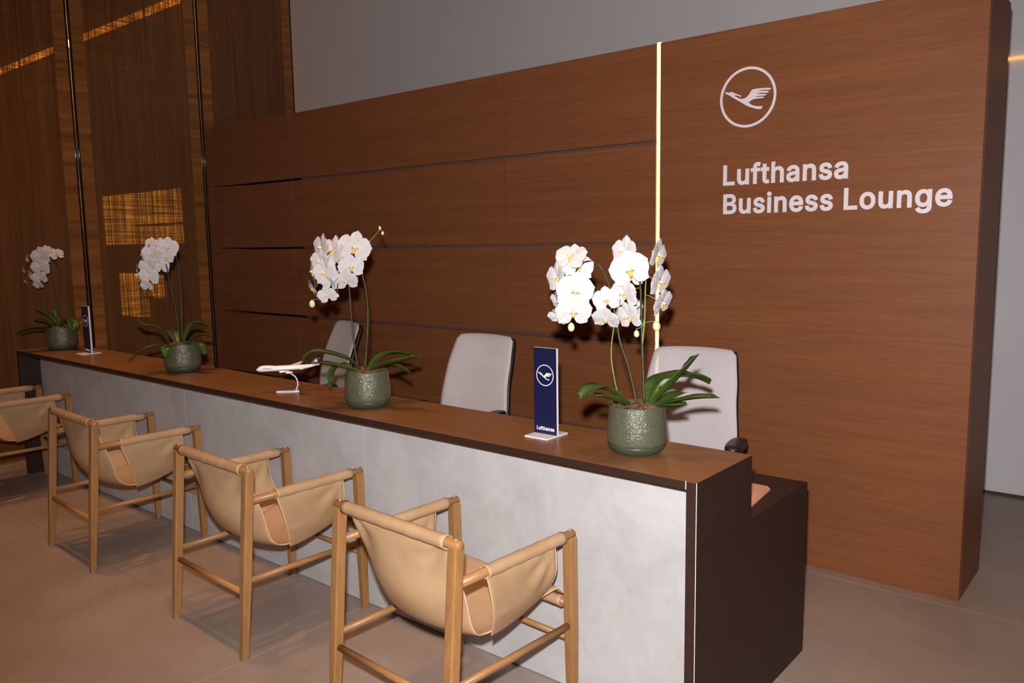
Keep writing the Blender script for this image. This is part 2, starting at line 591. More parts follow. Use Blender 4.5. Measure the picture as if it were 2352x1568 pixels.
# ------------------------------------------------------------------ lettering
GLYPH = {
    'L': (0.393, [[(0.06, 0.0), (0.06, 0.509), (0.125, 0.509), (0.125, 0.057), (0.361, 0.057), (0.361, 0.0)]]),
    'u': (0.41, [[(0.182, -0.005), (0.158, -0.003), (0.135, 0.002), (0.115, 0.011), (0.097, 0.023), (0.082, 0.039), (0.069, 0.059), (0.06, 0.082), (0.054, 0.109), (0.053, 0.139), (0.053, 0.379), (0.114, 0.379), (0.114, 0.144), (0.116, 0.117), (0.124, 0.094), (0.137, 0.075), (0.154, 0.061), (0.175, 0.053), (0.2, 0.05), (0.218, 0.051), (0.234, 0.055), (0.249, 0.062), (0.263, 0.071), (0.274, 0.083), (0.283, 0.097), (0.29, 0.113), (0.295, 0.132), (0.296, 0.153), (0.296, 0.379), (0.357, 0.379), (0.357, 0.0), (0.298, 0.0), (0.298, 0.066), (0.277, 0.035), (0.257, 0.017), (0.234, 0.005), (0.209, -0.003)]]),
    'f': (0.254, [[(0.228, 0.379), (0.228, 0.327), (0.006, 0.327), (0.006, 0.379)], [(0.081, 0.0), (0.081, 0.432), (0.082, 0.452), (0.087, 0.47), (0.096, 0.486), (0.107, 0.499), (0.12, 0.51), (0.135, 0.519), (0.152, 0.525), (0.169, 0.529), (0.187, 0.53), (0.201, 0.53), (0.212, 0.529), (0.222, 0.527), (0.231, 0.525), (0.238, 0.523), (0.243, 0.521), (0.227, 0.468), (0.224, 0.47), (0.22, 0.471), (0.215, 0.472), (0.209, 0.473), (0.202, 0.474), (0.195, 0.474), (0.178, 0.472), (0.164, 0.468), (0.154, 0.46), (0.147, 0.449), (0.143, 0.435), (0.142, 0.419), (0.142, 0.0)]]),
    't': (0.227, [[(0.204, 0.379), (0.204, 0.327), (0.006, 0.327), (0.006, 0.379)], [(0.065, 0.471), (0.126, 0.471), (0.126, 0.098), (0.127, 0.083), (0.13, 0.07), (0.136, 0.061), (0.144, 0.055), (0.156, 0.051), (0.17, 0.05), (0.175, 0.05), (0.18, 0.05), (0.185, 0.051), (0.191, 0.052), (0.197, 0.053), (0.202, 0.054), (0.213, 0.002), (0.207, -0.0), (0.2, -0.002), (0.192, -0.003), (0.184, -0.003), (0.176, -0.004), (0.168, -0.004), (0.138, -0.001), (0.113, 0.007), (0.092, 0.021), (0.077, 0.041), (0.068, 0.064), (0.065, 0.093)]]),
    'h': (0.41, [[(0.114, 0.227), (0.114, 0.0), (0.053, 0.0), (0.053, 0.509), (0.114, 0.509), (0.114, 0.315), (0.132, 0.344), (0.152, 0.362), (0.175, 0.374), (0.2, 0.382), (0.227, 0.384), (0.252, 0.383), (0.275, 0.377), (0.295, 0.369), (0.313, 0.356), (0.328, 0.34), (0.341, 0.321), (0.35, 0.298), (0.355, 0.271), (0.357, 0.24), (0.357, 0.0), (0.296, 0.0), (0.296, 0.235), (0.293, 0.263), (0.286, 0.286), (0.273, 0.304), (0.256, 0.318), (0.235, 0.326), (0.21, 0.329), (0.192, 0.328), (0.176, 0.324), (0.161, 0.317), (0.147, 0.308), (0.136, 0.297), (0.126, 0.283), (0.119, 0.266), (0.115, 0.248)]]),
    'a': (0.389, [[(0.16, -0.009), (0.137, -0.007), (0.115, -0.003), (0.094, 0.005), (0.076, 0.015), (0.06, 0.029), (0.048, 0.045), (0.038, 0.063), (0.032, 0.084), (0.03, 0.108), (0.032, 0.128), (0.036, 0.146), (0.043, 0.161), (0.053, 0.174), (0.064, 0.184), (0.078, 0.193), (0.092, 0.2), (0.108, 0.206), (0.125, 0.211), (0.143, 0.214), (0.161, 0.217), (0.178, 0.22), (0.2, 0.223), (0.218, 0.225), (0.234, 0.227), (0.247, 0.229), (0.257, 0.231), (0.265, 0.235), (0.271, 0.24), (0.274, 0.246), (0.276, 0.255), (0.276, 0.257), (0.275, 0.272), (0.272, 0.285), (0.267, 0.297), (0.26, 0.307), (0.251, 0.315), (0.24, 0.322), (0.227, 0.327), (0.212, 0.33), (0.196, 0.331), (0.178, 0.33), (0.163, 0.327), (0.149, 0.322), (0.137, 0.316), (0.127, 0.309), (0.118, 0.301), (0.11, 0.292), (0.104, 0.283), (0.1, 0.274), (0.041, 0.291), (0.051, 0.313), (0.064, 0.331), (0.079, 0.346), (0.095, 0.358), (0.114, 0.368), (0.133, 0.375), (0.153, 0.38), (0.173, 0.383), (0.194, 0.384), (0.208, 0.384), (0.223, 0.382), (0.239, 0.379), (0.255, 0.375), (0.271, 0.369), (0.286, 0.36), (0.3, 0.35), (0.312, 0.336), (0.322, 0.32), (0.33, 0.301), (0.335, 0.278), (0.337, 0.251), (0.337, 0.0), (0.277, 0.0), (0.277, 0.052), (0.272, 0.052), (0.267, 0.043), (0.26, 0.034), (0.252, 0.025), (0.242, 0.016), (0.229, 0.008), (0.215, 0.001), (0.199, -0.004), (0.181, -0.007)], [(0.17, 0.045), (0.192, 0.047), (0.211, 0.051), (0.228, 0.059), (0.242, 0.068), (0.254, 0.08), (0.263, 0.093), (0.27, 0.108), (0.274, 0.122), (0.276, 0.138), (0.276, 0.19), (0.272, 0.187), (0.267, 0.184), (0.259, 0.182), (0.251, 0.18), (0.241, 0.178), (0.231, 0.176), (0.221, 0.174), (0.21, 0.173), (0.2, 0.171), (0.191, 0.17), (0.182, 0.169), (0.175, 0.168), (0.161, 0.166), (0.147, 0.163), (0.134, 0.159), (0.122, 0.153), (0.112, 0.147), (0.103, 0.139), (0.097, 0.13), (0.093, 0.118), (0.092, 0.105), (0.093, 0.093), (0.096, 0.082), (0.102, 0.072), (0.109, 0.064), (0.119, 0.057), (0.13, 0.052), (0.142, 0.048), (0.156, 0.046)]]),
    'n': (0.41, [[(0.114, 0.227), (0.114, 0.0), (0.053, 0.0), (0.053, 0.379), (0.112, 0.379), (0.112, 0.315), (0.132, 0.344), (0.152, 0.362), (0.175, 0.374), (0.2, 0.382), (0.227, 0.384), (0.252, 0.383), (0.275, 0.377), (0.295, 0.369), (0.313, 0.356), (0.328, 0.34), (0.341, 0.321), (0.35, 0.298), (0.355, 0.271), (0.357, 0.24), (0.357, 0.0), (0.296, 0.0), (0.296, 0.235), (0.293, 0.263), (0.286, 0.286), (0.273, 0.304), (0.256, 0.318), (0.235, 0.326), (0.21, 0.329), (0.192, 0.328), (0.176, 0.324), (0.161, 0.317), (0.147, 0.308), (0.136, 0.297), (0.126, 0.283), (0.119, 0.266), (0.115, 0.248)]]),
    's': (0.365, [[(0.182, -0.008), (0.157, -0.007), (0.133, -0.003), (0.112, 0.003), (0.093, 0.012), (0.076, 0.024), (0.062, 0.038), (0.05, 0.054), (0.041, 0.073), (0.036, 0.094), (0.094, 0.107), (0.101, 0.087), (0.111, 0.072), (0.124, 0.06), (0.141, 0.052), (0.16, 0.047), (0.181, 0.045), (0.206, 0.047), (0.227, 0.053), (0.244, 0.062), (0.258, 0.074), (0.265, 0.088), (0.268, 0.103), (0.266, 0.115), (0.262, 0.126), (0.254, 0.136), (0.243, 0.144), (0.229, 0.15), (0.212, 0.155), (0.149, 0.17), (0.118, 0.18), (0.092, 0.192), (0.072, 0.208), (0.058, 0.227), (0.05, 0.249), (0.047, 0.274), (0.049, 0.295), (0.055, 0.314), (0.065, 0.332), (0.079, 0.347), (0.095, 0.36), (0.115, 0.37), (0.137, 0.378), (0.161, 0.383), (0.187, 0.384), (0.212, 0.383), (0.234, 0.379), (0.254, 0.372), (0.271, 0.363), (0.286, 0.352), (0.299, 0.339), (0.309, 0.324), (0.318, 0.308), (0.324, 0.29), (0.268, 0.277), (0.262, 0.291), (0.254, 0.304), (0.243, 0.316), (0.228, 0.325), (0.21, 0.331), (0.187, 0.333), (0.166, 0.331), (0.147, 0.326), (0.131, 0.317), (0.119, 0.305), (0.111, 0.292), (0.109, 0.277), (0.11, 0.264), (0.115, 0.253), (0.124, 0.243), (0.136, 0.235), (0.152, 0.229), (0.172, 0.223), (0.229, 0.209), (0.261, 0.2), (0.287, 0.187), (0.306, 0.171), (0.32, 0.153), (0.328, 0.131), (0.331, 0.107), (0.329, 0.085), (0.323, 0.065), (0.312, 0.047), (0.298, 0.031), (0.281, 0.018), (0.26, 0.006), (0.236, -0.002), (0.21, -0.007)]]),
    'B': (0.456, [[(0.06, 0.0), (0.06, 0.509), (0.241, 0.509), (0.274, 0.507), (0.304, 0.501), (0.329, 0.491), (0.35, 0.477), (0.367, 0.461), (0.381, 0.442), (0.39, 0.421), (0.396, 0.398), (0.398, 0.374), (0.397, 0.353), (0.393, 0.336), (0.387, 0.32), (0.378, 0.307), (0.368, 0.295), (0.356, 0.286), (0.343, 0.278), (0.329, 0.272), (0.315, 0.267), (0.315, 0.262), (0.331, 0.26), (0.347, 0.254), (0.363, 0.245), (0.378, 0.234), (0.391, 0.22), (0.402, 0.203), (0.411, 0.184), (0.416, 0.161), (0.418, 0.136), (0.416, 0.111), (0.41, 0.088), (0.4, 0.067), (0.386, 0.048), (0.368, 0.031), (0.344, 0.018), (0.317, 0.008), (0.284, 0.002), (0.247, 0.0)], [(0.125, 0.057), (0.245, 0.057), (0.281, 0.06), (0.309, 0.067), (0.33, 0.08), (0.344, 0.096), (0.353, 0.115), (0.355, 0.137), (0.354, 0.153), (0.35, 0.169), (0.342, 0.184), (0.333, 0.197), (0.32, 0.209), (0.306, 0.218), (0.289, 0.225), (0.269, 0.229), (0.248, 0.231), (0.125, 0.231)], [(0.125, 0.285), (0.238, 0.285), (0.256, 0.287), (0.273, 0.29), (0.288, 0.296), (0.302, 0.304), (0.314, 0.314), (0.323, 0.326), (0.33, 0.34), (0.335, 0.355), (0.336, 0.372), (0.333, 0.393), (0.326, 0.412), (0.313, 0.429), (0.294, 0.442), (0.27, 0.449), (0.24, 0.452), (0.125, 0.452)]]),
    'i': (0.167, [[(0.053, 0.0), (0.053, 0.379), (0.114, 0.379), (0.114, 0.0)], [(0.084, 0.443), (0.073, 0.444), (0.063, 0.448), (0.054, 0.455), (0.047, 0.463), (0.043, 0.472), (0.041, 0.483), (0.043, 0.494), (0.047, 0.504), (0.054, 0.512), (0.063, 0.518), (0.073, 0.522), (0.084, 0.524), (0.095, 0.522), (0.105, 0.518), (0.114, 0.512), (0.121, 0.504), (0.125, 0.494), (0.126, 0.483), (0.125, 0.472), (0.121, 0.463), (0.114, 0.455), (0.105, 0.448), (0.095, 0.444)]]),
    'e': (0.404, [[(0.212, -0.008), (0.177, -0.005), (0.145, 0.003), (0.117, 0.016), (0.092, 0.035), (0.072, 0.058), (0.056, 0.085), (0.044, 0.116), (0.037, 0.15), (0.034, 0.187), (0.036, 0.224), (0.044, 0.258), (0.055, 0.29), (0.071, 0.317), (0.091, 0.34), (0.115, 0.359), (0.142, 0.373), (0.172, 0.382), (0.205, 0.384), (0.226, 0.383), (0.246, 0.38), (0.266, 0.374), (0.285, 0.366), (0.303, 0.355), (0.319, 0.341), (0.334, 0.324), (0.347, 0.305), (0.357, 0.282), (0.365, 0.256), (0.37, 0.227), (0.371, 0.194), (0.371, 0.169), (0.31, 0.169), (0.31, 0.202), (0.308, 0.226), (0.304, 0.248), (0.298, 0.269), (0.288, 0.286), (0.277, 0.301), (0.263, 0.314), (0.246, 0.323), (0.227, 0.328), (0.205, 0.33), (0.183, 0.328), (0.164, 0.323), (0.146, 0.313), (0.131, 0.301), (0.119, 0.286), (0.109, 0.27), (0.102, 0.251), (0.097, 0.231), (0.096, 0.211), (0.096, 0.178), (0.098, 0.151), (0.102, 0.127), (0.11, 0.106), (0.121, 0.088), (0.135, 0.073), (0.151, 0.061), (0.169, 0.053), (0.19, 0.048), (0.212, 0.046), (0.227, 0.047), (0.241, 0.049), (0.254, 0.053), (0.265, 0.058), (0.276, 0.065), (0.285, 0.073), (0.294, 0.082), (0.3, 0.093), (0.306, 0.105), (0.365, 0.091), (0.358, 0.072), (0.348, 0.055), (0.335, 0.039), (0.32, 0.026), (0.302, 0.014), (0.283, 0.004), (0.261, -0.003), (0.237, -0.007)], [(0.07, 0.169), (0.07, 0.221), (0.345, 0.221), (0.345, 0.169)]]),
    'g': (0.425, [[(0.207, -0.151), (0.18, -0.149), (0.156, -0.146), (0.134, -0.14), (0.114, -0.132), (0.097, -0.122), (0.082, -0.11), (0.07, -0.097), (0.059, -0.084), (0.051, -0.069), (0.101, -0.041), (0.107, -0.049), (0.114, -0.057), (0.122, -0.066), (0.131, -0.074), (0.142, -0.082), (0.154, -0.088), (0.169, -0.093), (0.187, -0.096), (0.207, -0.097), (0.236, -0.095), (0.261, -0.087), (0.282, -0.075), (0.298, -0.058), (0.308, -0.034), (0.311, -0.006), (0.311, 0.068), (0.306, 0.068), (0.301, 0.06), (0.294, 0.051), (0.287, 0.041), (0.277, 0.032), (0.266, 0.023), (0.252, 0.016), (0.236, 0.01), (0.217, 0.006), (0.195, 0.005), (0.165, 0.007), (0.138, 0.014), (0.113, 0.027), (0.09, 0.043), (0.071, 0.065), (0.055, 0.09), (0.043, 0.12), (0.036, 0.154), (0.034, 0.191), (0.036, 0.229), (0.043, 0.263), (0.055, 0.293), (0.071, 0.32), (0.09, 0.342), (0.112, 0.361), (0.138, 0.374), (0.166, 0.382), (0.196, 0.384), (0.218, 0.383), (0.237, 0.379), (0.253, 0.373), (0.267, 0.365), (0.279, 0.356), (0.288, 0.346), (0.296, 0.336), (0.302, 0.327), (0.308, 0.319), (0.313, 0.319), (0.313, 0.379), (0.372, 0.379), (0.372, -0.009), (0.37, -0.04), (0.363, -0.067), (0.35, -0.09), (0.334, -0.109), (0.314, -0.124), (0.291, -0.136), (0.265, -0.144), (0.237, -0.149)], [(0.205, 0.059), (0.227, 0.061), (0.246, 0.066), (0.264, 0.075), (0.278, 0.087), (0.29, 0.103), (0.3, 0.121), (0.307, 0.142), (0.311, 0.166), (0.312, 0.193), (0.311, 0.219), (0.307, 0.242), (0.3, 0.264), (0.291, 0.283), (0.279, 0.299), (0.264, 0.312), (0.247, 0.322), (0.227, 0.328), (0.205, 0.33), (0.182, 0.328), (0.163, 0.322), (0.145, 0.312), (0.13, 0.298), (0.118, 0.282), (0.109, 0.262), (0.102, 0.241), (0.098, 0.218), (0.096, 0.193), (0.098, 0.167), (0.102, 0.144), (0.109, 0.123), (0.118, 0.104), (0.131, 0.088), (0.145, 0.076), (0.163, 0.066), (0.183, 0.061)]]),
    'o': (0.415, [[(0.207, -0.008), (0.174, -0.005), (0.144, 0.003), (0.117, 0.016), (0.093, 0.035), (0.072, 0.058), (0.056, 0.085), (0.044, 0.116), (0.037, 0.15), (0.034, 0.187), (0.037, 0.225), (0.044, 0.26), (0.056, 0.291), (0.072, 0.318), (0.093, 0.341), (0.117, 0.36), (0.144, 0.374), (0.174, 0.382), (0.207, 0.384), (0.241, 0.382), (0.271, 0.374), (0.299, 0.36), (0.323, 0.341), (0.343, 0.318), (0.359, 0.291), (0.371, 0.26), (0.379, 0.225), (0.381, 0.187), (0.379, 0.15), (0.371, 0.116), (0.359, 0.085), (0.343, 0.058), (0.323, 0.035), (0.299, 0.016), (0.271, 0.003), (0.241, -0.005)], [(0.207, 0.046), (0.231, 0.049), (0.252, 0.055), (0.27, 0.066), (0.285, 0.08), (0.298, 0.097), (0.307, 0.117), (0.314, 0.139), (0.318, 0.163), (0.319, 0.187), (0.318, 0.212), (0.314, 0.236), (0.307, 0.258), (0.298, 0.278), (0.285, 0.296), (0.27, 0.31), (0.252, 0.321), (0.231, 0.328), (0.207, 0.33), (0.184, 0.328), (0.163, 0.321), (0.145, 0.31), (0.13, 0.296), (0.118, 0.278), (0.108, 0.258), (0.102, 0.236), (0.098, 0.212), (0.096, 0.187), (0.098, 0.163), (0.102, 0.139), (0.108, 0.117), (0.118, 0.097), (0.13, 0.08), (0.145, 0.066), (0.163, 0.055), (0.184, 0.049)]]),
}
CRANE = [(-0.804, 0.274), (-0.667, 0.226), (-0.601, 0.256), (-0.226, 0.077), (-0.244, 0.042), (-0.452, 0.131), (-0.464, 0.095), (-0.351, 0.024), (-0.28, -0.012), (-0.208, -0.03), (-0.137, -0.03), (-0.065, -0.012), (0.024, 0.054), (0.101, 0.161), (0.143, 0.214), (0.179, 0.238), (0.321, 0.244), (0.494, 0.238), (0.649, 0.226), (0.815, 0.202), (0.792, 0.155), (0.494, 0.179), (0.339, 0.167), (0.53, 0.143), (0.738, 0.119), (0.714, 0.065), (0.446, 0.089), (0.298, 0.077), (0.482, 0.048), (0.655, 0.03), (0.619, -0.018), (0.393, -0.006), (0.232, -0.018), (0.393, -0.036), (0.571, -0.048), (0.548, -0.095), (0.363, -0.083), (0.22, -0.089), (0.113, -0.125), (0.036, -0.167), (0.119, -0.25), (0.19, -0.286), (0.28, -0.321), (0.405, -0.345), (0.536, -0.351), (0.482, -0.446), (0.369, -0.435), (0.298, -0.411), (0.173, -0.369), (0.048, -0.315), (-0.077, -0.244), (-0.202, -0.161), (-0.351, -0.065), (-0.5, 0.03), (-0.685, 0.155), (-0.804, 0.214)]


def offset_loop(lp, d):
    n = len(lp)
    out = []
    for i in range(n):
        p0, p1, p2 = Vector(lp[i - 1]), Vector(lp[i]), Vector(lp[(i + 1) % n])
        e1, e2 = (p1 - p0), (p2 - p1)
        if e1.length < 1e-6 or e2.length < 1e-6:
            continue
        e1.normalize()
        e2.normalize()
        n1, n2 = Vector((e1.y, -e1.x)), Vector((e2.y, -e2.x))
        q = n1 + n2
        if q.length < 0.3:
            q = n1
        q.normalize()
        k = 1.0 / max(0.5, q.dot(n1))
        out.append((tuple(p1 + q * d * k), e2))
    # drop the tiny edges that an acute notch turns inside out
    for _ in range(12):
        n = len(out)
        bad = [i for i in range(n) if (Vector(out[(i + 1) % n][0]) - Vector(out[i][0])).dot(out[i][1]) < 0]
        if not bad:
            break
        i = bad[0]
        j = (i + 1) % n
        mid = (Vector(out[i][0]) + Vector(out[j][0])) / 2
        out[i] = (tuple(mid), out[j][1])
        out.pop(j)
    return [p for p, _e in out]


def area(lp):
    return sum(lp[i - 1][0] * lp[i][1] - lp[i][0] * lp[i - 1][1] for i in range(len(lp))) / 2


def text_solids(txt, width, cap, bold=0.023):
    """bold sans letters as lists of outlines, scaled to a width and cap height, origin lower left"""
    x = 0.0
    sol = []
    capu = 0.0
    for ch in txt:
        if ch == ' ':
            x += 0.20
            continue
        adv, loops = GLYPH[ch]
        big = max(loops, key=lambda q: abs(area(q)))
        sgn = 1 if area(big) > 0 else -1
        outs, holes = [], []
        for lp in loops:
            o_ = offset_loop(lp, bold * sgn)
            (outs if area(lp) * sgn > 0 else holes).append([(a + x + bold, b + bold) for a, b in o_])
        for o_ in outs:
            xs = [p[0] for p in o_]
            ys = [p[1] for p in o_]
            hs = [h for h in holes if min(xs) < h[0][0] < max(xs) and min(ys) < h[0][1] < max(ys)]
            sol.append([o_] + hs)
        if ch in 'LB':
            capu = max(capu, max(p[1] for p in outs[0]))
        x += adv + bold * 1.35
    xs = [p[0] for s in sol for lp in s for p in lp]
    kx = width / (max(xs) - min(xs))
    ky = cap / capu
    x0 = min(xs)
    return [[[((a - x0) * kx, b * ky) for a, b in lp] for lp in s] for s in sol]


def letters(name, txt, width, cap, put, depth, mat, parent):
    m = MB()
    for i, s in enumerate(text_solids(txt, width, cap)):
        m.slab(s, put, depth * (1 + 0.12 * (i % 2)))
    return m.build(name, mat, parent, fix=False)


def letter_parts(txt, width, cap, put, depth, mat, parent):
    """each letter an object of its own"""
    keep = [ch for ch in txt if ch != ' ']
    sols = text_solids(txt, width, cap)
    k = 0
    for ch in keep:
        n = {'f': 2, 't': 2, 'i': 2, 'e': 2}.get(ch, 1)
        m = MB()
        for i in range(n):
            m.slab(sols[k + i], put, depth * (1 + 0.12 * i))
        k += n
        m.build('letter', mat, parent, fix=False)


def ring(put, r, w, depth, mat, parent, n=72):
    o_ = [(r * math.cos(2 * math.pi * k / n), r * math.sin(2 * math.pi * k / n)) for k in range(n)]
    i_ = [((r - w) * math.cos(2 * math.pi * k / n), (r - w) * math.sin(2 * math.pi * k / n)) for k in range(n)][::-1]
    return MB().slab([o_, i_], put, depth).build('ring', mat, parent, fix=False)


def crane(put, r, depth, mat, parent):
    return MB().slab([[(a * r, b * r) for a, b in CRANE]], put, depth).build('crane', mat, parent, fix=False)


sg = tag(empty('wall_logo', (-0.752, 2.057, 2.680)), 'white circled crane emblem on the wood wall', 'logo')
flat = lambda x, z, d: (x, -d, z)
ring(flat, 0.168, 0.0145, 0.004, MT['letter'], sg)
crane(flat, 0.168, 0.004, MT['letter'], sg)
sg = tag(empty('wall_lettering', (-0.893, 2.057, 2.190)), 'white two-line lettering on the wood wall below the emblem', 'lettering')
letter_parts('Lufthansa', 0.712, 0.118, flat, 0.004, MT['letter'], sg)
letter_parts('Business Lounge', 1.215, 0.116, lambda x, z, d: (x + 0.003, -d, z - 0.166), 0.004, MT['letter'], sg)

# ------------------------------------------------------------------ counter signs
def sign(loc, label):
    s = tag(empty('counter_sign', loc), label, 'sign', 'navy counter signs')
    MB().box(-0.061, 0.061, -0.074, 0.074, 0, 0.006).build('base_plate', MT['white'], s, bevel=0.001)
    b = MB().box(-0.061, 0.061, -0.004, 0.008, 0.006, 0.380).build('board', MT['white'], s, bevel=0.0006, seg=1)
    MB().box(-0.0606, 0.0606, -0.0052, -0.0041, 0.0065, 0.3796).build('printed_face', MT['navy'], b)
    ring(lambda x, z, d: (x, -0.0053 - d, 0.262 + z), 0.046, 0.0036, 0.0004, MT['white'], b, 48)
    crane(lambda x, z, d: (x, -0.0053 - d, 0.262 + z), 0.046, 0.0004, MT['white'], b)
    letters('lettering', 'Lufthansa', 0.094, 0.0165, lambda x, z, d: (x - 0.047, -0.0053 - d, 0.022 + z), 0.0004, MT['white'], b)
    return s


sign((-0.835, 0.245, 1.0515), 'navy counter sign with white emblem, beside the orchid with the tallest upright leaf')
sign((-5.437, 0.265, 1.0515), 'navy counter sign with white emblem, next to the orchid at the screen end')

# ------------------------------------------------------------------ leather sling chairs
def leg(m, foot, top, wf, wt):
    a = Vector(foot)
    b = Vector(top)
    v = []
    for p, w in ((a, wf), (a.lerp(b, 0.45), wt), (b, wt)):
        v += [(p.x + sx * w / 2, p.y + sy * w / 2, p.z) for sx, sy in ((-1, -1), (1, -1), (1, 1), (-1, 1))]
    f = [(3, 2, 1, 0), (8, 9, 10, 11)]
    for k in range(2):
        for i in range(4):
            f.append((k * 4 + i, k * 4 + (i + 1) % 4, k * 4 + 4 + (i + 1) % 4, k * 4 + 4 + i))
    return m.add(v, f)


def make_chair():
    c = empty('sling_chair')
    HW, FW = 0.328, 0.330
    for s in (-1, 1):
        lg = leg(MB(), (s * HW, -0.345, 0.004), (s * HW, -0.275, 0.868), 0.034, 0.043).build('leg', MT['oak'], c, bevel=0.005)
        MB().lathe([(0.0, 0.0), (0.013, 0.0), (0.013, 0.004), (0.0, 0.004)], 12).build('glide', MT['felt'], lg).location = (s * HW, -0.345, 0)
        lg = leg(MB(), (s * FW, 0.345, 0.004), (s * FW, 0.335, 0.728), 0.034, 0.043).build('leg', MT['oak'], c, bevel=0.005)
        MB().lathe([(0.0, 0.0), (0.013, 0.0), (0.013, 0.004), (0.0, 0.004)], 12).build('glide', MT['felt'], lg).location = (s * FW, 0.345, 0)
        ar = MB().tube([(s * HW, -0.285, 0.732), (s * FW, 0.0, 0.734), (s * FW, 0.352, 0.735), (s * FW, 0.358, 0.735)],
                       [0.0175, 0.0175, 0.0175, 0.013], 14).build('arm_rail', MT['oak_y'], c, smooth=True)
        MB().lathe([(0.0, 0.006), (0.004, 0.005), (0.0065, 0.002), (0.0065, -0.004)], 10).build('peg', MT['brass'], ar, smooth=True).location = (s * FW, 0.335, 0.751)
        MB().tube([(s * (HW - 0.004), -0.310, 0.362), (s * FW, 0.338, 0.362)], 0.0135, 12).build('side_stretcher', MT['oak_y'], c, smooth=True)
    br = MB().tube([(-HW - 0.024, -0.275, 0.872), (-HW - 0.019, -0.275, 0.872), (HW + 0.019, -0.275, 0.872), (HW + 0.024, -0.275, 0.872)],
                   [0.015, 0.0185, 0.0185, 0.015], 14).build('back_rail', MT['oak_x'], c, smooth=True)
    for s in (-1, 1):
        MB().lathe([(0.0, 0.006), (0.004, 0.005), (0.0065, 0.002), (0.0065, -0.004)], 10).build('peg', MT['brass'], br, smooth=True).location = (s * HW, -0.275, 0.889)
    MB().tube([(-HW, -0.318, 0.306), (HW, -0.318, 0.306)], 0.0135, 12).build('back_stretcher', MT['oak_x'], c, smooth=True)
    MB().tube([(-FW, 0.338, 0.446), (FW, 0.338, 0.446)], 0.0145, 12).build('seat_rail', MT['oak_x'], c, smooth=True)
    MB().tube([(-FW, 0.342, 0.300), (FW, 0.342, 0.300)], 0.0125, 12).build('front_stretcher', MT['oak_x'], c, smooth=True)

    # leather: one hide slung over the rails
    prof = catmull([(0, -0.266, 0.862), (0, -0.262, 0.80), (0, -0.245, 0.70), (0, -0.215, 0.59), (0, -0.160, 0.485),
                    (0, -0.075, 0.425), (0, 0.02, 0.412), (0, 0.14, 0.440), (0, 0.26, 0.484), (0, 0.33, 0.497), (0, 0.355, 0.470)], 5)
    wtab = [(0, 0.286), (0.08, 0.280), (0.22, 0.262), (0.42, 0.250), (0.53, 0.224), (0.62, 0.226), (0.85, 0.270), (1.0, 0.285)]

    def sheet(u, s):
        k = s * (len(prof) - 1)
        i = min(int(k), len(prof) - 2)
        p = prof[i].lerp(prof[i + 1], k - i)
        q = u * 2 - 1
        w = lerp_tab(wtab, s)
        back = math.exp(-((s - 0.28) / 0.17) ** 2)
        seat = math.exp(-((s - 0.62) / 0.2) ** 2)
        y = p.y - 0.045 * back * (1 - q * q) + 0.052 * back * abs(q) ** 2.5
        z = p.z + 0.020 * seat * q * q - 0.014 * seat * (1 - q * q)
        edge = abs(q)
        dx, dz = (1.02 - edge) * 0.28, s * 0.95
        rr_ = math.hypot(dx, dz)
        th_ = math.atan2(dz, dx)
        y += 0.0075 * math.sin(th_ * 8.5 + 0.6) * math.exp(-((rr_ - 0.11) / 0.085) ** 2)
        y += 0.0022 * back * math.sin(10 * (edge * 0.8 + s * 2.2)) * edge
        return (q * w, y, z)
    sh = MB().grid(sheet, 30, 50).build('leather_sling', MT['leather'], c, smooth=True, thick=0.004)
    for u in (0.0, 1.0):
        MB().tube([sheet(u, k / 40) for k in range(41)], 0.0034, 6).build('stitched_edge', MT['leather_edge'], sh, smooth=True)

    def sleeve(p0, p1, r):
        m = MB()
        a, b = Vector(p0), Vector(p1)
        n = 26
        pts, rad = [], []
        for k in range(n + 1):
            t = k / n
            e = min(t, 1 - t)
            w = 0.0011 * math.sin(37 * t + 1.3) * math.sin(11 * t)
            if e < 0.012:
                w += 0.0016
            elif 0.03 < e < 0.05:
                w -= 0.001
            pts.append(a.lerp(b, t))
            rad.append(r + w)
        return m.tube(pts, rad, 18, caps=False)
    sleeve((-0.290, -0.277, 0.871), (0.290, -0.277, 0.871), 0.0238).build('back_sleeve', MT['leather'], c, smooth=True, thick=0.003)
    sleeve((-0.288, 0.338, 0.4465), (0.288, 0.338, 0.4465), 0.0200).build('seat_sleeve', MT['leather'], c, smooth=True, thick=0.003)
    for s in (-1, 1):
        sleeve((s * FW, -0.145, 0.7335), (s * FW, 0.288, 0.7345), 0.0228).build('arm_sleeve', MT['leather'], c, smooth=True, thick=0.003)

        def flap(a, t, s=s):
            y0 = -0.140 + 0.125 * t
            y1 = 0.232 + 0.02 * t * t
            y = y0 + (y1 - y0) * a
            x = (FW + 0.006) + (0.232 - FW - 0.006 + 0.03 * a) * t ** 1.15 + 0.030 * math.sin(math.pi * min(1, t * 1.02)) * (0.55 + 0.3 * a)
            zb = 0.414 + 0.078 * a ** 1.5
            z = 0.722 + (zb - 0.722) * (t ** 0.92)
            dx, dz = (1.0 - a) * 0.36, t * 0.30
            rr_, th_ = math.hypot(dx, dz), math.atan2(dz, dx)
            fold = 0.006 * math.sin(th_ * 9) * math.exp(-((rr_ - 0.13) / 0.08) ** 2)
            dx, dz = a * 0.36, (t - 0.62) * 0.30
            fold += 0.006 * math.exp(-((math.hypot(dx - 0.05, dz * 1.6)) / 0.035) ** 2)
            top = math.exp(-(t / 0.22) ** 2) * 0.002 * math.sin(21 * a)
            return (s * (x + fold + top), y, z)
        fp = MB().grid(flap, 22, 20).build('leather_side', MT['leather'], c, smooth=True, thick=0.004)
